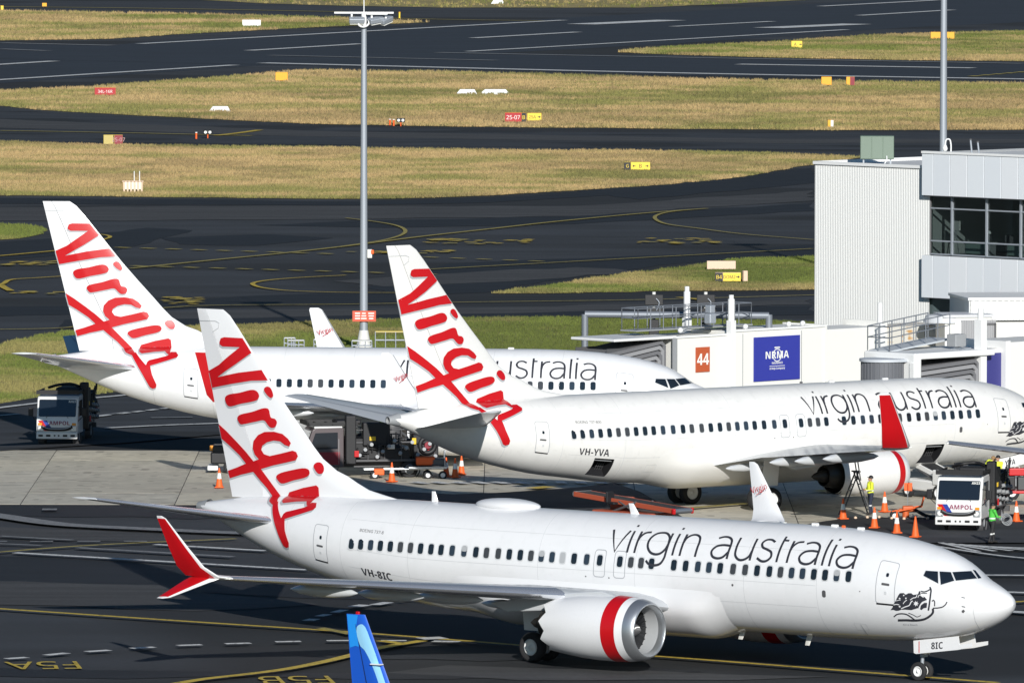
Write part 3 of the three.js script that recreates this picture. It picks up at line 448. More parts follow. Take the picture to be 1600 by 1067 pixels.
    M('aileron_gap', loft(wsec.slice(5).map(q => ({ ...q })), [[0.76, 0.0445], [0.765, 0.0452], [0.77, 0.0437]], sd, false, 0.03), C.darkgrey, wing);
    for (const [s0, e0] of [[17.5, 0.01]]) for (let k = 0; k < 4; k++) { const p = at(13.5 + k * 0.9, 1.0); M('static_wick', R(p.x, p.y, p.z, p.x - 0.22, p.y, p.z, 0.008, 4), C.darkgrey, wing); }
    // winglets
    const mk = (a) => a.map(q => ({ ...q, s: q.s + d1 }));
    const up = mk(max ? [{ s: 23.0, y: 3.81, l: 16.8, c: 1.65, n: [1, 0] }, { s: 23.3, y: 3.9, l: 17.25, c: 1.6, n: [0.8, -0.6] }, { s: 23.75, y: 4.25, l: 17.55, c: 1.32, n: [0.42, -0.9] }, { s: 24.35, y: 4.95, l: 17.75, c: 0.95, n: [0.25, -0.97] }, { s: 25.2, y: 5.98, l: 18.0, c: 0.42, n: [0.24, -0.97] }, { s: 25.38, y: 6.07, l: 18.02, c: 0.25, n: [0.24, -0.97] }]
      : [{ s: 23.0, y: 3.81, l: 16.8, c: 1.64, n: [1, 0] }, { s: 23.3, y: 3.92, l: 17.2, c: 1.6, n: [0.8, -0.6] }, { s: 23.65, y: 4.25, l: 17.45, c: 1.5, n: [0.45, -0.89] }, { s: 24.05, y: 4.85, l: 17.6, c: 1.24, n: [0.2, -0.98] }, { s: 24.95, y: 6.25, l: 17.85, c: 0.68, n: [0.17, -0.98] }, { s: 25.15, y: 6.36, l: 17.87, c: 0.45, n: [0.17, -0.98] }]);
    const thin = AIRFOIL.map(([c, t]) => [c, t * 0.8]);
    const wl = M('winglet', loft(up, thin, sd), cleanSkin, wing);
    const outer = [[0.1, -0.034], [0.2, -0.041], [0.35, -0.044], [0.5, -0.038], [0.7, -0.021], [0.85, -0.01], [0.985, -0.006]].map(([c, t]) => [c, t - 0.012]);
    M('red_outer_face', loft(up.slice(1, 5), outer, sd, false), C.red, wl);
    if (!max) M('winglet_edge', loft(up.slice(1, 5), EDGE.map(([c, t]) => [c * 0.8, t * 0.85]), sd, false), C.grey, wl);
    if (max) { const lo = mk([{ s: 23.35, y: 3.84, l: 17.05, c: 1.4, n: [0.95, 0.3] }, { s: 23.6, y: 3.7, l: 17.4, c: 1.25, n: [0.7, 0.7] }, { s: 25.0, y: 3.1, l: 18.0, c: 0.55, n: [0.7, 0.7] }, { s: 25.3, y: 3.05, l: 18.06, c: 0.3, n: [0.7, 0.7] }]); M('lower_blade', loft(lo, thin, sd), cleanSkin, wl); M('red_outer_face', loft(lo.slice(0, 3), [[0.16, 0.064], [0.35, 0.072], [0.5, 0.066], [0.7, 0.048], [0.97, 0.01]].map(([c, t]) => [c, t + 0.008]), sd, false), C.red, wl); }
    if (sd < 0) M('winglet_script', laid(textShapes('Virgin', 0.24, fontR).concat(strokeShapes([[-0.22, -0.2], [0.1, -0.12], [0.34, -0.02]], 0.025)), (x, y) => { const yy = 5.15 + (max ? -0.1 : 0.05) + y * 0.9 + x * 0.25, t = (yy - 4.25) / 2; return V3(-(24.78 + d1 - x * 0.9 + y * 0.4), yy, -(17.5 + (max ? 0.26 : 0.14) * t - 0.09)); }, 0.2), C.red, wl);
    M('nav_light', rb(0.3, 0.08, 0.1, -(23.15 + d1), 3.83, sd * 16.95, 0.03), C.lamp, wing);
    // engine
    const cy = max ? 1.66 : 1.64, cz = sd * 4.83, e0 = (max ? 12.98 : 13.5) + d1, k = max ? 1 : 0.9, sq = max ? 1 : 0.93;
    const eng = new THREE.Group(); eng.name = 'engine'; root.add(eng);
    const out = max ? [[0.45, 1.15], [0.75, 1.19], [0.78, 1.195], [1.4, 1.225], [1.43, 1.226], [2.2, 1.225], [3, 1.18], [3.7, 1.1], [4.35, 1.0]] : [[0.25, 1.08], [0.4, 1.13], [0.75, 1.17], [1.0, 1.19], [1.8, 1.2], [2.6, 1.16], [3.4, 1.06], [3.85, 0.98]];
    const P = (a, b) => out.filter(([s]) => s >= a - 1e-6 && s <= b + 1e-6).map(([s, r]) => [e0 + s, r * k, sq]);
    const chev = (n) => max ? (a, kk) => kk === n ? 0.13 * (Math.abs(((a * 9 / Math.PI) % 2 + 2) % 2 - 1) - 0.5) * 2 : 0 : null;
    const lipEnd = max ? 0.45 : 0.25, r0 = max ? 0.78 : 0.4, r1 = max ? 1.4 : 0.75, tail = P(r1, 9);
    M('nacelle', rev(tail, cy, cz, 72, chev(tail.length - 1)), skinMat, eng);
    M('red_band', rev(P(r0, r1).map(([s, r, q]) => [s, r + 0.004, q]), cy, cz, 56), C.red, eng);
    M('front_band', rev(P(lipEnd, r0), cy, cz, 56), skinMat, eng);
    M('inlet_lip', rev([[lipEnd, max ? 1.15 : 1.08], [0.3, 1.125], [0.15, 1.08], [0.04, 1.02], [0, 0.965], [0.03, 0.93], [0.14, 0.9], [0.3, 0.885]].filter(q => q[0] <= lipEnd || q[1] < 1).map(([s, r]) => [e0 + s, r * k, sq]), cy, cz, 56), max ? C.steel : stabGrey, eng);
    M('inlet_duct', rev([[0.3, 0.885], [0.5, 0.878], [0.98, 0.885]].map(([s, r]) => [e0 + s, r * k, sq]), cy, cz, 48), duct, eng);
    const fan = M('fan', join([rev([[0.88, 0.884], [0.9, 0.05]].map(([s, r]) => [e0 + s, r * k]), cy, cz, 40), ...Array.from({ length: 24 }, (_, i) => { const g = bx(0.02, 0.57 * k, 0.1 * k, 0, 0.58 * k, 0, 0.7); g.rotateX(i / 24 * Math.PI * 2); g.translate(-(e0 + 0.86), cy, cz); return g; })]), fanMat, eng);
    const spin = M('spinner', rev([[0.42, 0.01], [0.5, 0.1], [0.65, 0.2], [0.9, 0.29]].map(([s, r]) => [e0 + s, r * k]), cy, cz, 24), C.darkgrey, fan);
    M('spinner_mark', tube([0, 1, 2, 3, 4].map(i => { const a = i * 0.7, r = 0.09 + i * 0.035; return V3(-(e0 + 0.49 + i * 0.07), cy + r * Math.cos(a), cz + r * Math.sin(a)); }), 0.03, 16, 6), C.lamp, spin);
    const eN = out[out.length - 1];
    M('fan_nozzle_lining', rev([[eN[0] - 0.06, eN[1] - 0.03], [eN[0] - 1.1, eN[1] - 0.03], [eN[0] - 1.12, 0.5]].map(([s, r]) => [e0 + s, r * k]), cy, cz, 40), hot, eng);
    M('core_nozzle', rev([[eN[0] - 1.1, 0.76], [eN[0] - 0.2, 0.7], [eN[0] + 0.55, 0.52], [eN[0] + 0.55, 0.47], [eN[0] + 0.1, 0.46]].map(([s, r]) => [e0 + s, r * k]), cy, cz, 36), hot, eng);
    M('exhaust_plug', rev([[eN[0] + 0.1, 0.36], [eN[0] + 0.6, 0.32], [eN[0] + 1.05, 0.16], [eN[0] + 1.25, 0.02]].map(([s, r]) => [e0 + s, r * k]), cy, cz, 24), hot, eng);
    // pylon
    const py = new THREE.ExtrudeGeometry(poly([[-(e0 + 0.95), cy + 1.1 * k], [-(e0 + 2.2), cy + 1.22 * k + 0.1], [-(17.1 + d1), 2.78], [-(18.4 + d1), 2.6], [-(20.3 + d1), 2.3], [-(19.6 + d1), 2.05], [-(e0 + 4.6), cy + 0.55], [-(e0 + 3.2), cy + 0.9 * k]]), { depth: 0.3, bevelEnabled: true, bevelSize: 0.05, bevelThickness: 0.06, bevelSegments: 2 }); py.translate(0, 0, cz - 0.15);
    M('pylon', py, stabGrey, eng);
    M('strake', bx(0.9, 0.3, 0.02, -(e0 + 1.5), cy + 0.95 * k, cz - sd * 0.9 * k, 0, -sd * 0.75), stabGrey, eng);
    // main gear
    const gx = -(19.7 + d1), gear = new THREE.Group(); gear.name = 'main_gear'; root.add(gear);
    for (const w of [2.86 - 0.43, 2.86 + 0.43]) wheel(gear, gx, 0.56, sd * w, 0.56, 0.4);
    M('strut', join([R(gx, 0.56, sd * 2.86, gx, 2.5, sd * 2.95, 0.11, 12), R(gx, 0.56, sd * 2.35, gx, 0.56, sd * 3.35, 0.07, 10), R(gx, 1.5, sd * 2.9, gx + 0.15, 2.3, sd * 1.7, 0.06, 8)]), C.galv, gear);
    M('gear_door', bx(0.9, 1.15, 0.03, gx, 1.75, sd * 3.3, 0, sd * 0.12), skinMat, gear);
  }
  // wing-body fairing
  { const pos = [], idx = [], ns = 40, nf = 34, sm = t => { t = Math.min(1, Math.max(0, t)); return t * t * (3 - 2 * t); };
    for (let i = 0; i <= ns; i++) { const s = 11.9 + 13.2 * i / ns, B = 0.36 * sm((s - 11.9) / 1.7) * sm((25.1 - s) / 2.6); for (let j = 0; j <= nf; j++) { const d = 100 + 160 * j / nf, f = sm((80 - Math.abs(d - 180)) / 26); const q = fus(s + d1, d * Math.PI / 180, B * f + (B * f > 0.004 ? 0.004 : -0.02)); pos.push(q.x, q.y, q.z); } }
    for (let i = 0; i < ns; i++) for (let j = 0; j < nf; j++) { const a = i * (nf + 1) + j, b = a + nf + 1; idx.push(a, b + 1, b, a, a + 1, b + 1); }
    M('belly_fairing', geo(pos, idx), skinMat, root); }
  // nose gear
  const ng = new THREE.Group(); ng.name = 'nose_gear'; root.add(ng);
  for (const z of [-0.2, 0.2]) wheel(ng, -4.11, 0.345, z, 0.345, 0.2);
  M('strut', join([R(-4.11, 0.34, 0, -4.02, 1.8, 0, 0.07, 10), R(-4.11, 0.34, -0.25, -4.11, 0.34, 0.25, 0.05, 8), R(-4.1, 0.95, 0, -3.3, 1.6, 0, 0.04, 8), bx(0.12, 0.22, 0.3, -4.02, 0.98, 0)]), C.galv, ng);
  M('taxi_light', join([R(-3.97, 1.05, -0.12, -3.85, 1.05, -0.12, 0.08, 12), R(-3.97, 1.05, 0.12, -3.85, 1.05, 0.12, 0.08, 12)]), C.lamp, ng);
  for (const z of [-0.5, 0.5]) {
    const dz = P => P.map(([s, y]) => [-s, y]);
    const dg = new THREE.ExtrudeGeometry(poly(dz([[4.12, 1.5], [4.1, 1.05], [4.0, 1.02], [2.1, 1.28], [1.5, 1.42], [1.5, 1.56], [2.05, 1.47], [2.1, 1.78]])), { depth: 0.04, bevelEnabled: false }); dg.translate(0, 0, z - 0.02);
    const door = M('gear_door', dg, cleanSkin, ng);
    if (z > 0 && o.reg) { M('lettering', laid(textShapes(o.short, 0.25, fontB), (x, y) => V3(-3.05 + x, 1.38 + y + x * 0.1, z + 0.024), 0.5), C.text, door); M('red_stripe', bx(0.035, 0.42, 0.004, -3.86, 1.28, z + 0.024), C.red, door); }
  }
  // windows, doors
  const phw = Math.acos((3.83 - 3.35) / 2.12), wOuter = laid([roundRect(0.33, 0.47, 0.13)], (x, y) => { const q = fus(10 - x, phw - y / 2.02, 0.004); q.x += 10; return q; }, 0.3), wInner = laid([roundRect(0.255, 0.385, 0.105)], (x, y) => { const q = fus(10 - x, phw - y / 2.02, 0.009); q.x += 10; return q; }, 0.3), wShade = laid([roundRect(0.245, 0.19, 0.08, 0, 0.09)], (x, y) => { const q = fus(10 - x, phw - y / 2.02, 0.012); q.x += 10; return q; }, 0.3);
  o.windows.forEach((s, i) => { const w = M('window', wOuter, frameMat, root); w.position.set(-s, 0, Math.min(0, fus(s, phAt(s, 3.83)).z - fus(10, phw).z)); M('pane', wInner, (o.shut || []).includes(i) ? shadeMat : paneMats[(i * 7 + (i * i) % 5) % 4], w); if ((o.half || []).includes(i)) M('blind', wShade, shadeMat, w); });
  const door = (name, s0, y0, w, h, details) => { const ph = phAt(s0, y0), d = M(name, laid([ringRect(w, h, 0.16, 0.035)], onF(s0, ph, 0.006), 0.2), C.line, root); if (details) { M('door_handle', laid([roundRect(0.34, 0.09, 0.04, 0, -0.08)], onF(s0, ph, 0.012), 0.2), C.darkgrey, d); M('door_window', laid([roundRect(0.12, 0.16, 0.055, 0.03, 0.3)], onF(s0, ph, 0.012), 0.2), C.glass, d); M('sill', laid([roundRect(w * 0.92, 0.07, 0.03, 0, -h / 2 + 0.01)], onF(s0, ph, 0.014), 0.2), C.black, d); M('placard', laid([roundRect(0.1, 0.12, 0.02, 0.02, -0.42)], onF(s0, ph, 0.01), 0.2), frameMat, d); } return d; };
  door('service_door', 4.5, 3.7, 0.84, 1.78, true); door('service_door', 31.42 + d2, 3.72, 0.74, 1.76, true);
  for (const s of o.exits) door('overwing_exit', s, 3.72, 0.56, 1.02, false);
  M('porthole', laid([roundRect(0.17, 0.27, 0.08)], onF(7.21, phAt(7.21, 3.14), 0.008), 0.2), C.darkgrey, root); M('vent', laid([roundRect(0.09, 0.09, 0.04)], onF(11.41 + d1, phAt(11.41, 3.24), 0.008), 0.2), C.darkgrey, root);
  for (const s of [18.3, 17.2]) M('exit_light', laid([roundRect(0.06, 0.05, 0.02)], onF(s + d1, phAt(s + d1, 3.2), 0.008), 0.2), C.darkgrey, root);
  for (const s of [7.55, 10.9, 16.0 + d1 * 0, 20.6 + d2 * 0.5, 26.9 + d2, 30.35 + d2, 33.3 + d2]) M('skin_seam', laid([poly([[-0.008, 0.08], [0.008, 0.08], [0.008, 3.06], [-0.008, 3.06]])], (x, y) => fus(s - x, y, 0.004), 0.16), lapMat, root);
  for (const d of [52, 88, 112]) M('skin_seam', laid([poly([[7.6, -0.004], [30 + d2, -0.004], [30 + d2, 0.004], [7.6, 0.004]])], (x, y) => fus(x, d * Math.PI / 180 + y, 0.003), 0.6), lapMat, root);
  for (const [s, y, w, h] of [[13.0, 2.45, 0.5, 0.35], [21.6, 2.6, 0.7, 0.4], [5.9, 1.95, 0.55, 0.4], [25.2, 2.1, 0.6, 0.45]]) M('access_panel', laid([ringRect(w, h, 0.06, 0.014)], onF(s + (s > 20 ? d2 : 0), phAt(s + (s > 20 ? d2 : 0), y), 0.004), 0.3), lapMat, root);
  // lettering
  const D2 = Math.PI / 180;
  M('title_lettering', laid(wordmark('virgin australia', o.text[0] - o.text[1]), (x, y) => fus(o.text[0] - x, (67 - 26 * y) * D2, 0.01), 0.3), C.text, root);
  if (o.reg) M('registration_lettering', laid(textShapes(o.reg, 0.36, fontB, 0, 0, 0.95), onF(28.6 + d2, phAt(28.6 + d2, o.regY || 2.72), 0.01), 0.3), C.text, root);
  if (o.reg) M('type_lettering', laid(textShapes(o.type, 0.12, fontR, 0, 0, 1.15), onF(28.85 + d2, phAt(28.85 + d2, 4.34), 0.008), 0.3), C.text, root);
  return { root, fus, sec, phAt, d1, d2 };
}
// survey of a point of the nose on the nearest aircraft, reused for all three
function surveyor(a) {
  a.root.updateMatrixWorld(true); const inv = a.root.matrixWorld.clone().invert(), o0 = V3(0, CAM.H, 0).applyMatrix4(inv);
  return (u, v, off = 0.01) => {
    const d = sight(u, v).transformDirection(inv), f = t => { const p = o0.clone().addScaledVector(d, t), s = -p.x; if (s < 0 || s > 38.5) return 1; const aa = a.sec(s, 3), yc = a.sec(s, 4), h = p.y > yc ? a.sec(s, 1) - yc : yc - a.sec(s, 2); return (p.z / aa) ** 2 + ((p.y - yc) / h) ** 2 - 1; };
    let t = 330; while (f(t) > 0 && t < 400) t += 0.04; let lo = t - 0.04, hi = t; for (let k = 0; k < 14; k++) { const m = (lo + hi) / 2; f(m) > 0 ? lo = m : hi = m; }
    const p = o0.clone().addScaledVector(d, hi), s = -p.x; return a.fus(s, a.phAt(s, p.y) * (p.z < 0 ? -1 : 1), off);
  };
}
const WIN_A = [29.76, 29.28, 28.78, 28.29, 27.79, 27.29, 26.79, 26.29, 25.78, 25.29, 24.75, 24.17, 23.6, 23.09, 22.52, 21.99, 21.46, 20.95, 20.45, 19.94, 19.44, 18.89, 18.29, 17.67, 16.72, 16.2, 15.72, 15.23, 14.18, 13.63, 13.06, 12.54, 12.02, 11.42, 10.86, 10.31, 9.74, 9.23, 8.72, 8.22, 7.7, 7.19, 6.67, 6.14];
const NOSE_A = V3(18.28716, 0, -352.30716), NOSE_B = V3(25.14615, 0, -450.22109);
const planeA = airliner({ label: 'nearest white airliner taxiing nose to the right, red split winglet in front', pos: NOSE_A, turn: -0.66995, max: true, skinMat: cleanSkin, windows: WIN_A, exits: [17.67, 16.72], shut: [20], half: [11, 18, 42], text: [17.45, 5.95], reg: 'VH-8IC', short: '8IC', type: 'BOEING 737-8' });
const planeB = airliner({ label: 'middle white airliner parked facing away right, red upright winglet and open cargo doors', pos: NOSE_B, turn: 0.66319, skinMat: wornSkin, windows: WIN_A, exits: [17.67, 16.72], half: [38], text: [16.25, 6.1], reg: 'VH-YVA', short: 'YVA', type: 'BOEING 737-800', regY: 3.0, holes: [[27.4, 28.5, 115, 150], [8.05, 9.15, 115, 150]] });
const thC = -0.12876, sC = 5.84, noseC = V3(15.86426 - Math.cos(thC) * sC, 0, -464.79632 + Math.sin(thC) * sC);
const WIN_C = []; for (let k = 0; k < 34; k++) { const s = 6.0 + k * 0.508; if (!(Math.abs(s - 14.7) < 0.25)) WIN_C.push(s); }
const planeC = airliner({ label: 'farthest white airliner parked at the gate bridge, shorter fuselage, cockpit by gate sign', pos: noseC, turn: thC, d1: -2.9, d2: -5.84, skinMat: cleanSkin, windows: WIN_C, exits: [14.72], text: [15.9, 5.85], reg: null });
// a fourth aircraft stands outside the frame; its tailplane tip reaches in at the right
const airlinerD = copy(planeB.root, 'grey wing tip of another airliner reaching in from the right edge', V3(36.1, 0, -402.3), -Math.PI / 2);
for (const w of airlinerD.children.filter(k => k.name === 'wing')) w.remove(...w.children.filter(k => k.name === 'winglet'));
// cockpit glass, nose marks and small fittings, surveyed once
const hit = surveyor(planeA);
const pxPoly = P => poly(P.map(([x, y]) => [1200 + x / 3.9975, -(800 + y / 3.9975)]));
const nosePart = (name, shapes, mat, off, edge = 3, parents = [planeA, planeB, planeC]) => { const g = laid(shapes, (u, v) => hit(u, -v, off), edge); let first; for (const p of parents) { const m = M(name, g, mat, p.root); first = first || m; } return first; };
const rimOf = (P, k) => { const cx = P.reduce((t, q) => t + q[0], 0) / P.length, cy = P.reduce((t, q) => t + q[1], 0) / P.length; return P.map(([x, y]) => [cx + (x - cx) * k, cy + (y - cy) * k]); };
for (const P of [[[975, 398], [990, 367], [1066, 372], [1068, 447]], [[1076, 372], [1146, 376], [1168, 430], [1084, 455]], [[1156, 376], [1274, 370], [1310, 416], [1178, 430]]]) {
  nosePart('cockpit_frame', [pxPoly(rimOf(P, 1.13))], frameMat, 0.006); nosePart('cockpit_window', [pxPoly(P)], C.glass, 0.014);
}
nosePart('cockpit_window', [pxPoly([[1283, 362], [1300, 366], [1338, 414], [1318, 418]])], C.glass, 0.014);
for (const P of [[[1212, 530], [1235, 534], [1236, 540], [1214, 536]], [[1214, 586], [1236, 590], [1237, 596], [1216, 592]], [[1214, 616], [1226, 608], [1236, 618], [1226, 630], [1216, 626]], [[574, 492], [580, 492], [580, 498], [574, 498]]]) nosePart('probe', [pxPoly(P)], C.darkgrey, 0.012);
nosePart('radome_seam', [pxPoly([[1286, 575], [1287, 575], [1288, 620], [1300, 680], [1330, 735], [1328, 736], [1297, 681], [1285, 620]])], seamMat, 0.008);
nosePart('panel_seam', [pxPoly([[580, 702], [584, 702], [630, 768], [625, 768]])], seamMat, 0.008);
// flag emblem on the nose
const ep = P => poly(P.map(([x, y]) => [1380 + x / 13.333, -(905 + y / 13.333)]));
const es = (P, w) => strokeShapes(P.map(([x, y]) => [1380 + x / 13.333, -(905 + y / 13.333)]), w / 13.333);
const emblem = [ep([[165, 640], [210, 580], [230, 520], [270, 450], [330, 330], [360, 290], [440, 285], [480, 320], [540, 290], [600, 290], [640, 325], [740, 310], [760, 250], [790, 245], [790, 300], [800, 350], [880, 370], [930, 430], [870, 450], [800, 520], [770, 590], [700, 610], [600, 640], [480, 630], [400, 630], [340, 650], [280, 655], [230, 635]]), ep([[800, 540], [870, 490], [930, 490], [920, 590], [860, 600], [810, 640], [780, 620]]),
  ...es([[985, 160], [1010, 220], [1000, 330], [985, 450], [970, 560], [955, 650]], 34), ...es([[800, 250], [870, 262], [940, 240], [1000, 205]], 26), ...es([[800, 290], [930, 295]], 16), ...es([[235, 780], [300, 730], [400, 715], [500, 730], [600, 790], [680, 845], [780, 850]], 26), ...es([[320, 852], [500, 850], [640, 855], [760, 850], [880, 825], [990, 760], [1050, 690], [1050, 610]], 46), ...es([[1050, 600], [1160, 595], [1250, 575], [1310, 530], [1345, 470]], 24), ...es([[540, 700], [640, 740], [720, 780], [800, 750]], 14), ...es([[1030, 460], [1060, 435], [1085, 470], [1085, 560]], 22)];
nosePart('flag_emblem', emblem, C.text, 0.01, 2.5, [planeA, planeB]);
const starP = (x, y, r, n = 7) => ep(Array.from({ length: n * 2 }, (_, k) => { const a = k * Math.PI / n, q = k % 2 ? r * 0.5 : r; return [x + q * Math.cos(a), y + q * Math.sin(a)]; }));
nosePart('flag_emblem_white', [starP(700, 505, 60), starP(360, 400, 24), starP(490, 395, 22), starP(445, 335, 20), starP(360, 565, 26), ...es([[390, 610], [480, 570], [560, 540], [600, 470], [630, 450]], 20), ...es([[430, 510], [470, 460], [510, 430]], 14), ...es([[230, 530], [300, 520], [350, 530]], 16), ...es([[270, 450], [320, 440], [380, 430]], 10), ...es([[580, 430], [640, 390], [700, 375], [720, 330]], 16), ...es([[760, 600], [800, 520], [850, 470], [940, 455]], 18), ...es([[740, 380], [770, 330], [860, 380]], 12)], cleanSkin, 0.02, 2.5, [planeA, planeB]);
nosePart('name_lettering', textShapes('Kirra Beach', 2.9, fontR, 0, 0, 1.1).map(s => { const mv = q => new THREE.Vector2(q.x + 1423.5, q.y - 975.5 - (q.x) * 0.03); const n = new THREE.Shape(s.getPoints(4).map(mv)); n.holes = s.holes.map(h => new THREE.Path(h.getPoints(4).map(mv))); return n; }), C.shadowgrey, 0.01, 3, [planeA]);
// roof fittings
const blade = (p, s, h, c, lean) => M('blade_antenna', loft([{ s, y: 5.44, l: 0, c, n: [0, 1], th: 1 }, { s: s + lean, y: 5.44 + h, l: 0, c: c * 0.55, n: [0, 1], th: 0.8 }], AIRFOIL.map(([a, t]) => [a, t * 0.9])), cleanSkin, p.root);
M('satcom_radome', (() => { const g = new THREE.SphereGeometry(1, 36, 16); g.scale(1.5, 0.27, 0.62); g.translate(-23.5, 5.5, 0); return g; })(), cleanSkin, planeA.root);
blade(planeA, 26.9, 0.42, 0.32, 0.14); blade(planeA, 17.2, 0.42, 0.42, 0.3); for (const s of [9.0, 8.1, 6.9]) M('roof_fitting', rb(0.28, 0.1, 0.16, -s, planeA.sec(s, 1) + 0.03, 0, 0.04), C.white, planeA.root); M('beacon', rb(0.16, 0.1, 0.12, -7.7, planeA.sec(7.7, 1) + 0.03, 0, 0.05), C.orange, planeA.root);
for (const p of [planeB, planeC]) { for (const s of [10.2, 13.4]) M('roof_fitting', rb(0.3, 0.1, 0.16, -s, 5.49, 0, 0.04), p === planeB ? C.white : C.offwhite, p.root); M('beacon', rb(0.14, 0.12, 0.12, -15.2, 5.5, 0, 0.05), C.darkgrey, p.root); }
for (const [s, y] of [[12.1, 1.25], [9.0, 1.2]]) M('drain_mast', loft([{ s, y: 1.42, l: 0.1, c: 0.28, n: [0, 1] }, { s: s + 0.18, y: y - 0.2, l: 0.1, c: 0.2, n: [0, 1] }], AIRFOIL), C.offwhite, planeA.root);

// ---------------------------------------------------------------- terminal, gate bridges, masts
const corr = std(0.74, 0.74, 0.72, 0.6), panelM = [std(0.74, 0.77, 0.8, 0.4), std(0.72, 0.75, 0.785, 0.4), std(0.755, 0.775, 0.8, 0.42)], roofM = std(0.68, 0.68, 0.67, 0.7);
function ribbed(w, h, pitch, depth) {           // upright ribbed sheet, x 0..w, y 0..h, facing +z
  const pts = []; for (let x = 0; x < w - 1e-6; x += pitch) pts.push([x, 0], [x + pitch * 0.35, 0], [x + pitch * 0.5, depth], [x + pitch * 0.85, depth]); pts.push([w, 0]);
  const pos = [], idx = []; pts.forEach(([x, z]) => pos.push(x, 0, z, x, h, z)); for (let i = 0; i < pts.length - 1; i++) { const a = i * 2; idx.push(a, a + 2, a + 3, a, a + 3, a + 1); }
  return clean(toCreasedNormals(geo(pos, idx), 0.3));
}
{
  const o = AT(1274, 250, -505); o.y = 0;
  const T = thing('terminal_building', 'white ribbed stair tower joined to grey panelled terminal with office windows', 'building', o, -Math.PI / 4);
  const tower = M('tower_wall', join([ribbed(8.05, 12.85, 0.12, 0.018), bx(0.1, 12.85, 9, 0.05, 6.42, -4.55), bx(9, 12.85, 0.1, 4.5, 6.42, -9)]), corr, T);
  M('parapet', join([bx(9.1, 0.16, 0.22, 4.5, 12.93, 0), bx(0.22, 0.16, 9, 0, 12.93, -4.6), bx(9.1, 0.16, 0.2, 4.5, 12.93, -9)]), C.white, tower);
  M('roof', bx(9, 0.1, 9, 4.5, 12.8, -4.55), roofM, tower);
  const X = 7.97, Z = 0.42, LEN = 17, hs = [13.77, 11.5, 8.41, 6.24];
  const fascia = (top, bot) => { const n = 14; for (let k = 0; k < n; k++) { const w = k ? 1.14 : 0.77, x0 = X + (k ? 0.8 + (k - 1) * 1.175 : 0); M('cladding_panel', rb(w, top - bot, 0.06, x0 + w / 2, (top + bot) / 2, Z, 0.012, 1), panelM[k % 3], T); } };
  fascia(hs[0] - 0.12, hs[1]); fascia(hs[2], hs[3]);
  M('coping', bx(LEN, 0.12, 0.3, X + LEN / 2, hs[0] - 0.05, Z - 0.06), C.white, T);
  M('backing_wall', join([bx(LEN, hs[0] - hs[1] - 0.15, 0.2, X + LEN / 2, (hs[0] + hs[1]) / 2 - 0.06, Z - 0.2), bx(LEN, hs[2] - hs[3] - 0.06, 0.2, X + LEN / 2, (hs[2] + hs[3]) / 2, Z - 0.2), bx(0.15, hs[0] - hs[1], 9, X + 0.08, (hs[0] + hs[1]) / 2 - 0.06, Z - 4.6), bx(0.15, hs[2] - hs[3], 9, X + 0.08, (hs[2] + hs[3]) / 2, Z - 4.6)]), C.grey, T);
  M('roof', bx(LEN, 0.15, 12, X + LEN / 2, hs[0] - 0.25, Z - 6.3), roofM, T);
  // rooms behind the glass
  const dark = std(0.5, 0.52, 0.5, 0.9), floorM = std(0.22, 0.22, 0.23, 0.8);
  M('room_wall', join([bx(LEN, 3.2, 0.1, X + LEN / 2, 9.95, Z - 7), bx(0.1, 3.2, 6.5, X - 0.3, 9.95, Z - 4.2), bx(LEN, 2.6, 0.1, X + LEN / 2, 4.95, Z - 5)]), dark, T);
  M('room_floor', bx(LEN, 0.2, 6.8, X + LEN / 2, 8.28, Z - 3.6), floorM, T); M('room_ceiling', bx(LEN, 0.1, 6.6, X + LEN / 2, 11.62, Z - 3.6), dark, T);
  const paneM = new THREE.MeshPhysicalMaterial({ transmission: 1, thickness: 0, roughness: 0.02, side: THREE.DoubleSide }); paneM.color.setRGB(0.6, 0.64, 0.64);
  const cols = [X - 0.1, X + 1.65, X + 4.05, X + 6.4, X + 8.8, X + 11.2, X + 13.6], rowsU = [hs[2] + 0.06, 9.15, 10.83, hs[1] - 0.04], rowsL = [3.6, 5.3, hs[3] - 0.02];
  for (const rows of [rowsU, rowsL]) for (let i = 0; i < cols.length - 1; i++) for (let j = 0; j < rows.length - 1; j++) M('window_pane', bx(cols[i + 1] - cols[i] - 0.08, rows[j + 1] - rows[j] - 0.08, 0.02, (cols[i] + cols[i + 1]) / 2, (rows[j] + rows[j + 1]) / 2, Z - 0.55), paneM, T);
  for (const rows of [rowsU, rowsL]) { for (const c of cols) M('mullion', bx(0.09, rows[rows.length - 1] - rows[0], 0.14, c, (rows[0] + rows[rows.length - 1]) / 2, Z - 0.5), C.galv, T); for (const r of rows) M('transom', bx(cols[6] - cols[0], 0.07, 0.1, (cols[0] + cols[6]) / 2, r, Z - 0.52), C.galv, T); }
  M('corner_post', bx(0.3, 3.1, 0.3, X - 0.2, 9.95, Z - 0.72), std(0.12, 0.17, 0.16, 0.5), T); M('corner_post', bx(0.3, 2.7, 0.3, X - 0.2, 4.9, Z - 0.72), std(0.12, 0.17, 0.16, 0.5), T);
  M('ground_wall', join([bx(LEN, 3.6, 0.2, X + LEN / 2, 1.8, Z - 0.5), bx(0.2, 6.2, 8, X + 0.1, 3.1, Z - 4.6)]), panelM[2], T);
  M('service_pipe', R(X + 0.1, 7.0, -0.1, X + 0.1, 11.4, -0.1, 0.07, 8), C.darkgrey, T);
  // furniture seen through the glass
  const W = p => T.localToWorld(p); T.updateMatrixWorld(true);
  const desk = thing('office_desk', 'pale desk behind the left panes of the terminal office', 'desk', W(V3(X + 2.7, 8.38, Z - 1.5)), -Math.PI / 4);
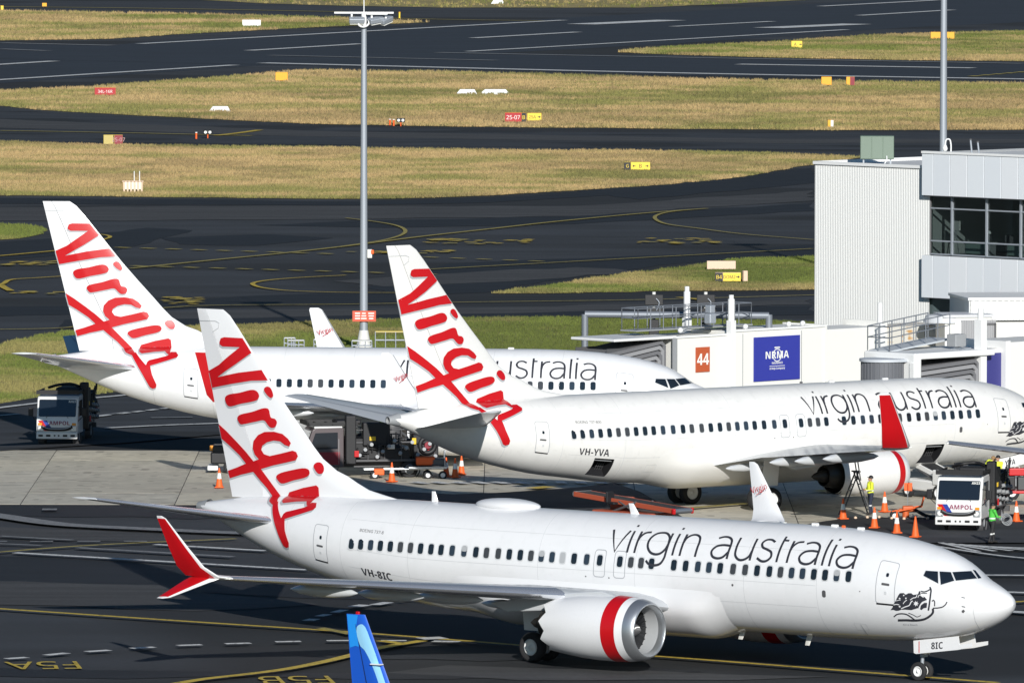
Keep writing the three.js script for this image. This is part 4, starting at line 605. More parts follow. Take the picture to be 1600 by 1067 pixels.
  M('desk_top', rb(1.7, 0.05, 0.8, 0, 0.73, 0, 0.02), C.offwhite, desk); M('modesty_panel', rb(1.5, 0.55, 0.04, 0, 0.42, 0.3, 0.01), std(0.3, 0.4, 0.36, 0.6), desk); for (const x of [-0.78, 0.78]) M('leg', bx(0.05, 0.72, 0.6, x, 0.36, 0), C.grey, desk);
  const dk = copy(desk, 'pale desk behind the right panes of the terminal office', W(V3(X + 5.6, 8.38, Z - 1.5)), -Math.PI / 4);
  const mon = thing('computer_monitor', 'boxy pale monitor on a stand behind the first office pane', 'monitor', W(V3(X + 1.25, 8.38, Z - 1.2)), -Math.PI / 4); M('screen', rb(0.62, 0.5, 0.12, 0, 1.55, 0, 0.03), C.offwhite, mon); M('stand', join([R(-0.25, 0, 0, 0, 1.3, 0, 0.025, 6), R(0.25, 0, 0, 0, 1.3, 0, 0.025, 6), R(0, 0, 0.25, 0, 1.3, 0, 0.025, 6)]), C.grey, mon);
  const lampd = thing('desk_lamp', 'small white desk lamp behind the second office pane', 'lamp', W(V3(X + 3.4, 8.38 + 0.755, Z - 1.4)), -Math.PI / 4); M('lamp_stem', R(0, 0, 0, 0, 0.5, 0, 0.02, 6), C.grey, lampd); M('lamp_shade', rod(V3(0, 0.45, 0), V3(0, 0.6, 0), 0.12, 12, 0.06), C.white, lampd);
  for (const [k, x, l] of [[0, 2.2, 'dark office chair left of the pale desk'], [1, 3.95, 'dark office chair right of the pale desk'], [2, 6.9, 'dark office chair at the far right office desk']]) { const c = thing('office_chair', l + ' behind the glass', 'chair', W(V3(X + x, 8.38, Z - 2.4)), -Math.PI / 4 + k, 'office chairs'); M('seat', rb(0.5, 0.08, 0.5, 0, 0.46, 0, 0.03), C.darkgrey, c); M('backrest', rb(0.46, 0.55, 0.07, 0, 0.85, -0.24, 0.03), C.darkgrey, c); M('base', join([R(0, 0.05, 0, 0, 0.44, 0, 0.03, 8), bx(0.5, 0.04, 0.06, 0, 0.05, 0), bx(0.06, 0.04, 0.5, 0, 0.05, 0)]), C.grey, c); }
  // things on the roofs
  const cab = thing('rooftop_cabinet', 'pale green metal plant cabinet standing on the ribbed tower roof', 'cabinet', W(V3(3.2, 12.86, -1.3)), -Math.PI / 4 + 0.75); const cg = std(0.16, 0.215, 0.165, 0.55);
  M('cabinet_body', rb(1.75, 1.2, 1.3, 0, 0.92, 0, 0.03), cg, cab); for (const x of [-0.58, 0, 0.58]) M('door_panel', rb(0.54, 1.12, 0.03, x, 0.92, 0.655, 0.01), std(0.17, 0.225, 0.175, 0.5), cab); M('cabinet_legs', join([-0.7, 0.7].flatMap(x => [-0.5, 0.5].map(z => bx(0.08, 0.34, 0.08, x, 0.16, z)))), C.galv, cab); M('conduit', tube([V3(0.5, 0.5, 0.72), V3(0.5, 0.3, 0.8), V3(0.4, 0.1, 0.85), V3(0.5, 0.02, 1.0)], 0.03), C.white, cab);
  const sl = thing('security_camera', 'white gooseneck dome camera on the terminal roof edge', 'camera', W(V3(X + 1.0, hs[0] - 0.18, Z - 0.9)), -Math.PI / 4 + 0.75); M('pole', tube([V3(0.12, 0, 0), V3(0.12, 0.55, 0), V3(0.05, 0.78, 0), V3(-0.1, 0.78, 0), V3(-0.17, 0.6, 0), V3(-0.18, 0.45, 0)], 0.04, 30), C.white, sl); M('dome', join([rod(V3(-0.18, 0.3, 0), V3(-0.18, 0.48, 0), 0.15, 14, 0.08), (() => { const g = new THREE.SphereGeometry(0.13, 12, 8); g.translate(-0.18, 0.28, 0); return g; })()]), C.white, sl);
  for (const [x, h, l] of [[2.0, 0.75, 'short grey vent pipe beside the tall mast on the terminal roof'], [2.5, 0.65, 'shorter leaning vent pipe right of the first on the terminal roof'], [7.0, 1.6, 'tall thin roof pole at the right edge of the photo']]) { const v = thing('vent_pipe', l, 'pipe', W(V3(X + x, hs[0] - 0.18, Z - 1.6))); M('pipe', R(0, 0, 0, -0.08, h, 0, 0.05, 8), C.galv, v); M('cap', rod(V3(-0.08, h, 0), V3(-0.08, h + 0.07, 0), 0.075, 10), C.darkgrey, v); }
}
// floodlight masts
function mast(label, base, h, r0, r1, head) {
  const m = thing('floodlight_mast', label, 'light mast', base, 0, 'floodlight masts'); const N = 16;
  M('pole', rod(V3(0, 0, 0), V3(0, h, 0), r0, N, r1), C.galv, m); M('base_plinth', join([rod(V3(0, 0, 0), V3(0, 0.35, 0), r0 * 2.1, 16, r0 * 2.1), rod(V3(0, 0.35, 0), V3(0, 1.2, 0), r0 * 1.7, 16, r0 * 1.05)]), C.offwhite, m);
  if (head) {
    M('head_frame', join([bx(3.4, 0.1, 0.1, 0, h + 0.75, 0), bx(1.2, 0.1, 0.1, 0.75, h + 0.7, 0.35), R(0, h - 0.1, 0, 0, h + 0.75, 0, 0.16, 10), bx(0.1, 0.6, 0.1, 1.25, h + 0.4, 0), bx(0.1, 0.55, 0.1, -0.7, h + 0.45, 0), bx(0.1, 0.55, 0.1, 0.45, h + 0.4, 0.2)]), C.white, m);
    for (const [x, z, a] of [[-0.4, 0.25, 0], [0.7, 0.2, 0.5], [1.25, -0.1, 0.9], [0.2, -0.5, 3.1]]) { const f = M('floodlight', rb(0.9, 0.28, 0.45, 0, 0, 0, 0.06), C.galv, m); f.position.set(x, h + 0.34, z); f.rotation.set(0.35, a, 0); M('lens', rb(0.8, 0.02, 0.4, 0, -0.185, 0.02, 0.01), C.lamp, f); }
    M('lightning_rod', R(0, h + 0.8, 0, 0, h + 3.2, 0, 0.035, 6), C.white, m); M('cable_loop', tube([V3(-0.3, h + 0.35, 0.3), V3(-0.28, h + 0.05, 0.35), V3(0, h - 0.05, 0.36), V3(0.26, h + 0.1, 0.34), V3(0.3, h + 0.4, 0.3)], 0.06), C.white, m);
  }
  return m;
}
{ const b = G(568, 548.5), m = mast('tall grey floodlight mast with red notice, behind the rear airliner', b, 18.65, 0.245, 0.155, true);
  const s = M('notice_board', rb(1.35, 0.62, 0.05, 0.03, 2.02, 0.32, 0.01), std(0.62, 0.1, 0.05, 0.6), m); M('notice_lettering', laid([0.17, 0.02, -0.13].flatMap((y, k) => [[-0.38, 0.3], [-0.02, 0.22 + k * 0.05], [0.4, 0.34 - k * 0.04]].map(([x, w]) => roundRect(w, 0.07, 0.02, x, y))), (x, y) => V3(x + 0.03, 2.02 + y, 0.35), 2), C.lamp, s);
  const l = M('junction_box', rb(0.28, 0.5, 0.22, 0.34, 5.6, 0.15, 0.03), C.offwhite, m); M('red_beacon', rb(0.18, 0.26, 0.2, 0.5, 5.7, 0.2, 0.06), C.orange, m); }
mast('tall grey mast rising behind the terminal roof, cut by the frame top', V3(AT(1474, 400, -610).x, 0, -610), 27, 0.27, 0.17, true);
// gate bridges
const bridgeM = std(0.8, 0.79, 0.75, 0.5), rust = groundMat(colourMap(256, (x, y) => { const s = vn(x * 7, y * 22, 64) * 0.6 + vn(x * 30, y * 5, 64) * 0.4, d = s > 0.58 && y > 0.3 ? Math.min(1, (s - 0.58) * 6) : 0; return [0.68 - 0.12 * d, 0.66 - 0.34 * d, 0.6 - 0.48 * d]; }), 0.6), bellowsM = [std(0.16, 0.16, 0.17, 0.8), std(0.3, 0.3, 0.31, 0.8)];
function rail(parent, pts, h, posts = true) { const out = []; for (let i = 0; i < pts.length - 1; i++) { const a = pts[i], b = pts[i + 1], n = Math.max(1, Math.round(a.distanceTo(b) / 0.9)); for (const k of [1, 0.55]) out.push(rod(a.clone().setY(a.y + h * k), b.clone().setY(b.y + h * k), 0.028, 6)); for (let j = 0; j <= n; j++) { const p = a.clone().lerp(b, j / n); out.push(rod(p, p.clone().setY(p.y + h), 0.026, 6)); } } return M('guard_rail', join(out), C.pipe, parent); }
function bellows(parent, x0, x1, yb, yt0, yt1, z0, z1, n = 9) {      // nested hood folds: each runs along under the roof and turns down at the hinge end
  const dir = Math.sign(x1 - x0); M('canopy_lining', join([bx(Math.abs(x1 - x0) * 0.9, yt0 - yb - 0.3, 0.05, (x0 + x1) / 2, (yt0 + yb) / 2 - 0.1, z1 - 0.35), bx(Math.abs(x1 - x0) * 0.9, yt0 - yb - 0.3, 0.05, (x0 + x1) / 2, (yt0 + yb) / 2 - 0.1, z0 + 0.35)]), C.darkgrey, parent);
  for (let k = 0; k < n; k++) {
    const t = k / n, xa = x0 + dir * (0.1 + 0.16 * k), xb = x1 - dir * (0.12 * (n - k) * 0.0) + dir * 0.13 * k, top = yt0 - 0.24 * k, w = 0.15, tb = top + (yt1 - yt0) - 0.1, dep = 0.1 + 0.035 * k;
    const g = new THREE.ExtrudeGeometry(poly([[xb, tb], [xa + dir * 0.25, top], [xa, top - 0.22], [xa, yb], [xa + dir * w, yb], [xa + dir * w, top - 0.26], [xa + dir * 0.32, top - w], [xb, tb - w]]), { depth: z1 - z0 - 0.5 + dep, bevelEnabled: true, bevelSize: 0.02, bevelThickness: 0.04, bevelSegments: 1 }); g.translate(0, 0, z0 + 0.2);
    M('canopy_fold', g, bellowsM[k % 2], parent);
  }
}
{
  const q = AT(1057, 527, -472); q.y = 0; const J = thing('gate_bridge', 'white gate bridge with orange 44 sign and blue billboard behind the rear airliner nose', 'gate bridge', q, Math.PI / 4);
  const H = 5.72, F = 2.75;
  M('cab', join([rb(3.6, H - F, 2.9, 1.8, (H + F) / 2, -1.45, 0.05), bx(3.7, 0.2, 3.0, 1.8, F, -1.45)]), bridgeM, J);
  M('tunnel', join([rb(6.75, H - F + 0.2, 2.7, 7.25, (H + F) / 2 + 0.05, -1.36, 0.05)]), bridgeM, J); M('tunnel_inner', rb(4.4, H - F - 0.1, 2.4, 12.8, (H + F) / 2, -1.45, 0.04), bridgeM, J); M('tunnel_end', rb(5.2, H - F - 0.25, 2.2, 17.5, (H + F) / 2, -1.5, 0.04), rust, J);
  for (const x of [10.62, 15.0]) M('tunnel_collar', bx(0.14, H - F + 0.35, 2.9, x, (H + F) / 2 + 0.05, -1.4), bridgeM, J);
  for (const x of [4.7, 8.9]) M('wall_seam', bx(0.03, H - F, 0.02, x, (H + F) / 2, 0.0), C.grey, J);
  M('roof_edge', join([bx(6.8, 0.1, 0.08, 7.25, H + 0.17, 0.02), bx(3.7, 0.1, 0.08, 1.8, H + 0.02, 0.03)]), C.white, J);
  M('cab_edge', bx(0.3, H - F, 0.06, -0.1, (H + F) / 2, 0.0), C.grey, J);
  M('lift_column', join([bx(0.36, H + 0.6, 0.3, 3.75, H / 2 + 0.4, 0.12), rod(V3(3.75, H + 0.6, 0.12), V3(3.75, H + 1.75, 0.12), 0.17, 12), rod(V3(3.75, H + 1.75, 0.12), V3(3.75, H + 1.95, 0.12), 0.12, 12)]), C.white, J); M('lift_column', join([bx(0.36, H + 0.6, 0.3, 3.75, H / 2 + 0.4, -2.9), rod(V3(3.75, H + 0.6, -2.9), V3(3.75, H + 2.0, -2.9), 0.17, 12), rod(V3(3.75, H + 2.0, -2.9), V3(3.75, H + 2.25, -2.9), 0.12, 12)]), C.white, J);
  for (const z of [0.12, -2.9]) { const w = wheel(J, 3.75, 0.5, z, 0.5, 0.35); }
  M('rotunda_post', rod(V3(18.5, 0, -1.5), V3(18.5, F, -1.5), 0.5, 16), C.offwhite, J);
  const s44 = M('gate_sign', rb(0.98, 1.22, 0.04, 1.82, 4.58, 0.04, 0.01), std(0.5, 0.1, 0.035, 0.5), J); M('gate_number', laid(textShapes('44', 0.56, fontB), (x, y) => V3(1.82 + x, 4.6 + y, 0.066), 2), C.lamp, s44);
  const bb = M('billboard', rb(3.3, 2.18, 0.04, 7.1, 4.42, 0.03, 0.01), std(0.035, 0.045, 0.33, 0.45), J);
  M('billboard_lettering', laid([...textShapes('NRMA', 0.36, fontB, 0, 0.1, 1.15), ...textShapes('INSURANCE', 0.1, fontB, 0, -0.3), ...textShapes('A Help Company', 0.1, fontB, 0, -0.58)], (x, y) => V3(7.1 + x, 4.5 + y, 0.058), 3), C.lamp, bb);
  M('billboard_emblem', laid([...strokeShapes(Array.from({ length: 25 }, (_, k) => [0.3 * Math.cos(k / 24 * 6.283), 0.08 + 0.3 * Math.sin(k / 24 * 6.283)]), 0.045), roundRect(0.4, 0.06, 0.03, 0, 0.46), roundRect(1.1, 0.025, 0.01, 0, -0.45)], (x, y) => V3(7.1 + x, 4.5 + y, 0.056), 3), C.lamp, bb);
  bellows(J, -0.35, -4.6, 2.6, H - 0.15, H - 0.55, -2.9, -0.1, 9);
  M('canopy_roof', join([rb(4.4, 0.14, 3.0, -2.1, H + 0.02, -1.5, 0.05)]), C.white, J);
  M('walkway_deck', bx(8.2, 0.06, 1.1, 2.4, H + 0.34, -1.6), C.grey, J); rail(J, [V3(-1.6, H + 0.37, -1.05), V3(6.4, H + 0.37, -1.05), V3(6.4, H + 0.37, -2.15), V3(-1.6, H + 0.37, -2.15), V3(-1.6, H + 0.37, -1.05)], 1.05);
  M('roof_lamp', join([8.3, 9.3, 5.2, 0.6].map(x => { const g = new THREE.SphereGeometry(0.14, 10, 8); g.translate(x, H + 0.32, -0.3); return g; })), C.white, J);
  M('drive_motor', join([rb(0.45, 0.5, 0.45, 2.9, H + 0.8, -0.5, 0.08), rb(0.35, 0.4, 0.4, 3.0, H + 1.25, -0.6, 0.06)]), C.galv, J);
}
{ const a = AT(914, 491, -478), b = AT(1202, 500, -478); const g = thing('pipe_gantry', 'galvanised pipe gantry arching behind the gate bridge canopy', 'gantry', V3(0, 0, 0)); M('beam', rod(V3(a.x, a.y, a.z), V3(b.x, a.y - 0.05, b.z), 0.17, 14), C.pipe, g); for (const p of [a, b]) M('post', rod(V3(p.x, 0, p.z), V3(p.x, a.y, p.z), 0.17, 14), C.pipe, g);
  for (const [u, lab] of [[1022, 'dark docking display on the left post above the gate bridge'], [1103, 'dark docking display on the right post above the gate bridge']]) { const p = AT(u, 478, -478.6), d = thing('docking_display', lab, 'display', V3(p.x, 0, p.z)); const t = AT(u, 456, -478.6).y; M('post', R(0, 0, 0, 0, t, 0, 0.09, 10), C.offwhite, d); M('display_box', rb(0.9, 0.52, 0.3, 0, t - 0.38, 0.25, 0.03), C.black, d); M('display_box', rb(0.85, 0.4, 0.3, 0.1, t - 1.0, 0.25, 0.03), C.black, d); M('camera_box', rb(0.5, 1.1, 0.3, 0, t - 1.9, 0.25, 0.03), C.black, d); M('bracket', join([bx(0.95, 0.05, 0.05, 0, t - 0.7, 0.1), tube([V3(0.1, t - 0.3, 0.45), V3(0.25, t - 0.5, 0.5), V3(0.12, t - 0.9, 0.45)], 0.025)]), C.galv, d); } }
{
  const q = AT(1530, 548, -458); q.y = 0; const J = thing('gate_bridge', 'white gate bridge with railed stair landing behind the middle airliner nose', 'gate bridge', q, Math.PI / 4), H = q.y = 6.0, F = 3.0; q.y = 0;
  M('tunnel', rb(1.6, H - F, 2.6, 0.85, (H + F) / 2, -1.3, 0.04), bridgeM, J); M('tunnel_outer', rb(12, H - F + 0.35, 3.0, 7.6, (H + F) / 2 + 0.1, -1.3, 0.05), bridgeM, J); M('end_collar', bx(0.35, H - F + 0.5, 3.2, 1.75, (H + F) / 2 + 0.1, -1.3), C.white, J);
  M('blue_panel', rb(1.5, 1.9, 0.04, 0.8, 4.85, 0.03, 0.01), std(0.05, 0.05, 0.22, 0.5), J);
  bellows(J, -0.3, -4.6, 2.6, H - 0.42, H - 0.55, -2.6, 0.6, 10); M('canopy_roof', rb(5.2, 0.3, 3.4, -2.2, H - 0.1, -1.0, 0.06), C.white, J); M('canopy_hood', rb(0.5, 1.4, 3.3, -4.9, H - 0.65, -1.0, 0.1), C.white, J);
  const wallR = join([rod(V3(-5.7, 2.9, -0.9), V3(-5.7, H - 0.35, -0.9), 1.0, 26), ]); M('cab_wall', wallR, std(0.13, 0.135, 0.15, 0.6), J); M('cab_wall_ribs', join(Array.from({ length: 30 }, (_, k) => { const a = k / 30 * 6.283; return R(-5.7 + 1.01 * Math.cos(a), 2.9, -0.9 + 1.01 * Math.sin(a), -5.7 + 1.01 * Math.cos(a), H - 0.35, -0.9 + 1.01 * Math.sin(a), 0.025, 4); })), std(0.16, 0.165, 0.18, 0.6), J); M('cab_roof', join([rod(V3(-5.7, H - 0.35, -0.9), V3(-5.7, H - 0.22, -0.9), 1.1, 26), bx(1.4, 0.11, 2.2, -5.0, H - 0.3, -0.9)]), std(0.55, 0.58, 0.62, 0.5), J);
  M('cab_post', bx(0.25, 2.2, 0.25, -5.1, H - 1.5, 0.5), C.white, J);
  M('lift_column', join([bx(0.42, H + 1.5, 0.42, -0.25, H / 2 + 0.7, 0.35), rod(V3(-0.25, H + 1.4, 0.35), V3(-0.25, H + 1.95, 0.35), 0.15, 12)]), C.white, J); M('lift_column', join([bx(0.36, H + 1.2, 0.36, -3.2, H / 2 + 0.6, -3.4), rod(V3(-3.2, H + 1.2, -3.4), V3(-3.2, H + 2.2, -3.4), 0.13, 12)]), C.white, J); for (const x of [-0.25]) for (const z of [0.35, -3]) wheel(J, x, 0.5, z, 0.5, 0.35);
  M('landing_deck', bx(4.2, 0.08, 1.4, -2.6, H + 0.25, -2.0, 0, 0, 0.1), std(0.5, 0.53, 0.56, 0.5), J); rail(J, [V3(-4.8, H + 0.05, -1.3), V3(-0.6, H + 0.5, -1.3)], 1.15); rail(J, [V3(-4.8, H + 0.05, -2.7), V3(-0.6, H + 0.5, -2.7)], 1.15); rail(J, [V3(-4.8, H + 0.05, -1.3), V3(-4.8, H + 0.05, -2.7)], 1.15);
  M('drive_box', rb(0.75, 0.6, 0.6, -0.9, H + 0.45, -0.6, 0.05), C.grey, J); M('ladder', join([R(-3.4, H - 0.2, 0.2, -0.8, H + 0.1, 0.2, 0.05, 6), R(-3.4, H - 0.2, -0.5, -0.8, H + 0.1, -0.5, 0.05, 6), ...Array.from({ length: 9 }, (_, k) => R(-3.3 + k * 0.28, H - 0.18 + k * 0.032, 0.2, -3.3 + k * 0.28, H - 0.18 + k * 0.032, -0.5, 0.03, 5))]), C.galv, J);
}
{
  const p = AT(1516, 470, -484), T = thing('fixed_walkway', 'pale ribbed walkway block joining the terminal at the right edge', 'building', V3(p.x, 0, p.z), Math.PI / 4 * 0.2); const h = p.y;
  M('ribbed_wall', (() => { const g = ribbed(7, h - 5.9, 0.3, 0.05); g.translate(0, 5.9, 0); return g; })(), corr, T); M('roof', rb(7.2, 0.16, 5, 3.5, h + 0.08, -2.4, 0.04), C.white, T); M('lower_wall', rb(6.6, 3.0, 4.5, 3.7, 4.3, -2.4, 0.04), bridgeM, T); M('side_wall', bx(0.1, h - 5.9, 4.8, 0.02, (h + 5.9) / 2, -2.4), corr, T); M('dark_opening', rb(2.2, 0.4, 0.1, 4.6, 5.3, -0.16, 0.02), C.darkgrey, T);
  const q = AT(1468, 494, -482), B = thing('walkway_rotunda', 'white rotunda with dark door frame between the walkway block and the stair landing', 'building', V3(q.x, 0, q.z), 0.15), hb = q.y;
  M('body', rb(2.4, 2.9, 2.4, 1.5, hb - 1.5, -1.2, 0.06), bridgeM, B); M('grey_wall', (() => { const g = ribbed(1.7, 2.2, 0.12, 0.03); g.translate(1.1, hb - 2.4, 0.03); return g; })(), std(0.34, 0.34, 0.35, 0.6), B); M('roof_cap', join([rod(V3(0.55, hb - 0.35, -1.0), V3(0.55, hb, -1.0), 1.15, 20, 1.0), bx(2.6, 0.12, 2.6, 1.5, hb, -1.2)]), std(0.6, 0.61, 0.63, 0.5), B); M('support', rod(V3(1.3, 0, -1.2), V3(1.3, hb - 2.9, -1.2), 0.4, 14), C.offwhite, B); M('door_frame', join([bx(0.1, 2.3, 0.1, 2.85, hb - 1.5, 0.05), bx(0.5, 0.1, 0.1, 2.6, hb - 0.4, 0.05)]), C.darkgrey, B); M('white_jamb', bx(0.3, 2.4, 0.2, 0.95, hb - 1.5, 0.06), C.white, B);
}
// ---------------------------------------------------------------- airfield signs and markers
const pxm = p => CAM.f / Math.hypot(p.z, CAM.H - p.y);
function arrowShape(x, y, s, dir) { return poly([[0.5, 0], [0.05, 0.45], [0.05, 0.12], [-0.5, 0.12], [-0.5, -0.12], [0.05, -0.12], [0.05, -0.45]].map(([a, b]) => [x + a * s * dir, y + b * s])); }
function sign(label, u0, u1, v0, v1, panels, turn = 0, name = 'airfield_sign', side) {
  const b = G((u0 + u1) / 2, v1 + 0.5), k = pxm(b), w = (u1 - u0) / k, h = (v1 - v0) / k * 0.9, s = thing(name, label, 'sign', b, turn, 'airfield signs'); let x = -w / 2;
  M('sign_case', rb(w, h, 0.28, 0, h / 2 + 0.14, -0.16, 0.02), side || C.signorange, s); for (const lx of [-w * 0.36, w * 0.36]) M('leg', R(lx, 0, -0.16, lx, 0.2, -0.16, 0.04, 6), C.galv, s);
  for (const [fr, col, txt, tcol, size] of panels) { const pw = fr * w, f = M('face', rb(pw - 0.02, h - 0.03, 0.03, x + pw / 2, h / 2 + 0.14, 0, 0.008), col, s); if (txt) { const sh = []; if (txt.includes('>')) sh.push(arrowShape(pw * 0.34, 0, h * 0.4, 1)); if (txt.includes('<')) sh.push(arrowShape(-pw * 0.34, 0, h * 0.4, -1)); const t = txt.replace(/[<>]/g, ''); if (t) sh.push(...textShapes(t, h * (size || 0.52), fontR, txt === t || txt.includes('<') ? 0 : -pw * 0.14, 0)); const xc = x + pw / 2; M('legend', laid(sh, (a, c) => V3(xc + a, h / 2 + 0.14 + c, 0.02), 5), tcol, f); } x += pw; }
  return s;
}
const RED = std(0.42, 0.006, 0.014, 0.5), SY = C.signyellow, BK = C.black, WH = C.lamp;
sign('red runway sign with white 34L-16R on the left grass', 147, 180, 137, 150.5, [[1, RED, '34L-16R', WH, 0.38]], 0.05, 'airfield_sign', C.signorange);
sign('red 25-07 sign with black letter panel in the middle grass', 789, 822, 176, 192.5, [[0.78, RED, '25-07', WH, 0.42], [0.22, BK, 'B', SY, 0.4]]);
sign('small yellow sign right of the red 25-07 sign', 824, 846, 177, 190.5, [[1, SY, '25A>', BK, 0.4]]);
sign('black and yellow sign with G and two arrows beside B', 975, 1016, 254, 267.5, [[0.27, BK, 'G', SY, 0.42], [0.73, SY, '<B>', BK, 0.5]], 0, 'airfield_sign', SY);
sign('black and yellow sign reading B4 DOM2 with arrow near the ribbed tower', 1118, 1158, 427, 442.5, [[0.3, BK, 'B4', SY, 0.42], [0.7, SY, 'DOM2>', BK, 0.36]], 0.06, 'airfield_sign', C.cream);
sign('yellow sign with A and arrow on the far right grass', 1237, 1254, 64, 76, [[1, SY, 'A>', BK, 0.5]]);
sign('orange back of a sign at the left edge of the far grass', 430, 449, 113, 127.5, [[1, C.signorange]]);
sign('wide orange back of a sign behind the right mast', 1455, 1492, 50, 62, [[1, C.signorange]]);
sign('orange sign back left of the orange and maroon one', 1284, 1300, 120, 134.5, [[1, C.signorange]]);
sign('orange and maroon sign seen edge on, far right grass', 1323, 1336, 120, 135, [[0.45, C.signorange], [0.55, C.maroon]]);
sign('low yellow and maroon sign beside the taxiway on the left', 161, 191, 211, 227.5, [[0.5, std(0.5, 0.4, 0.12, 0.5), '', BK], [0.06, BK], [0.44, C.maroon, '25-07', std(0.5, 0.3, 0.3, 0.5), 0.4]], 0.1, 'airfield_sign', SY);
sign('white vertical ribbed board on the far left grass', 378, 407, 31, 42, [[0.2, C.white], [0.2, C.white], [0.2, C.white], [0.2, C.white], [0.2, C.white]], 0, 'marker_board', C.white);
sign('cream marker board above the black and yellow DOM2 sign', 1105, 1150, 409, 423.5, [[1, C.cream]], 0, 'marker_board', C.cream);
sign('narrow cream post board right of the DOM2 sign', 1162, 1169, 424, 442.5, [[1, C.cream]], 0.3, 'marker_board', C.cream);
sign('small yellow box with white back near the right taxiway', 1294, 1303, 188, 200.5, [[0.5, C.signorange], [0.5, C.white]], 0, 'marker_board', C.signorange);
sign('tiny yellow sign at the top left corner', 65, 72, 5, 11, [[1, C.signorange]]); sign('tiny dark and yellow sign cut by the left edge', -6, 4.5, 9, 17, [[0.6, BK], [0.4, SY]]);
{ const b = G(207, 302), k = pxm(b), w = 33 / k, s = thing('approach_light_unit', 'cream slatted light unit with two white poles on the left grass', 'light unit', b); M('frame', bx(w, 0.08, 0.3, 0, 0.95, 0), C.cream, s); for (let i = 0; i < 6; i++) M('slat', rb(w * 0.09, 0.95, 0.3, -w / 2 + w * (i + 0.5) / 6, 0.5, 0, 0.02), C.cream, s); for (let i = 0; i < 5; i++) M('lens', rb(w * 0.1, 0.6, 0.2, -w / 2 + w * (i + 1) / 6, 0.62, 0, 0.02), C.offwhite, s); for (const x of [0.1, 0.52]) M('pole', R(x, 0.9, 0, x, 1.75, 0, 0.04, 6), C.white, s); }
for (const [u0, u1, v0, v1, l] of [[325, 360, 166, 175, 'white sloped marker on the left grass'], [712, 746, 138, 148, 'shorter white sloped marker in the middle grass'], [748, 797, 138, 148, 'longer white sloped marker in the middle grass'], [767, 788, 1, 6, 'tiny white sloped marker at the top of the photo']]) {
  const b = G((u0 + u1) / 2, v1), k = pxm(b), w = (u1 - u0) / k, m = thing('gable_marker', l, 'marker', b, 0, 'white runway markers'); const g = new THREE.ExtrudeGeometry(poly([[-w / 2, 0], [w / 2, 0], [w / 2 - w * 0.14, 0.62], [-w / 2 + w * 0.2, 0.62]]), { depth: 0.05, bevelEnabled: false }); g.rotateX(-0.55); M('front_slope', g, C.white, m); const g2 = g.clone(); g2.rotateX(1.1); g2.translate(0, 0, -0.66); M('rear_slope', g2, C.white, m); }
{ const g = thing('guard_light', 'black runway guard light with two white lenses beside two orange posts', 'light', G(626, 197), 0); M('post', R(0, 0, 0, 0, 0.45, 0, 0.06, 8), C.orange, g); M('housing', rb(0.8, 0.4, 0.2, 0, 0.55, 0, 0.08), C.black, g); for (const x of [-0.2, 0.2]) M('lens', rod(V3(x, 0.55, 0.1), V3(x, 0.55, 0.14), 0.13, 12), C.lamp, g);
  copy(g, 'black runway guard light on the taxiway edge at the left', G(324, 216)); const p = thing('edge_marker', 'short orange post left of the guard light', 'post', G(609, 196), 0, 'orange edge posts'); M('post', R(0, 0, 0, 0, 0.55, 0, 0.09, 8), C.orange, p); M('cap', R(0, 0.55, 0, 0, 0.62, 0, 0.11, 8), C.lamp, p); copy(p, 'short orange post nearest to the guard light', G(615, 196.5)); copy(p, 'pale post on the taxiway edge left of the left guard light', G(306, 217)); const y = thing('marker_post', 'yellow post on the tip of the far grass', 'post', G(624, 29)); M('post', R(0, 0, 0, 0, 0.8, 0, 0.12, 8), C.signyellow, y); M('cap', R(0, 0.8, 0, 0, 0.9, 0, 0.14, 8), C.signorange, y); }

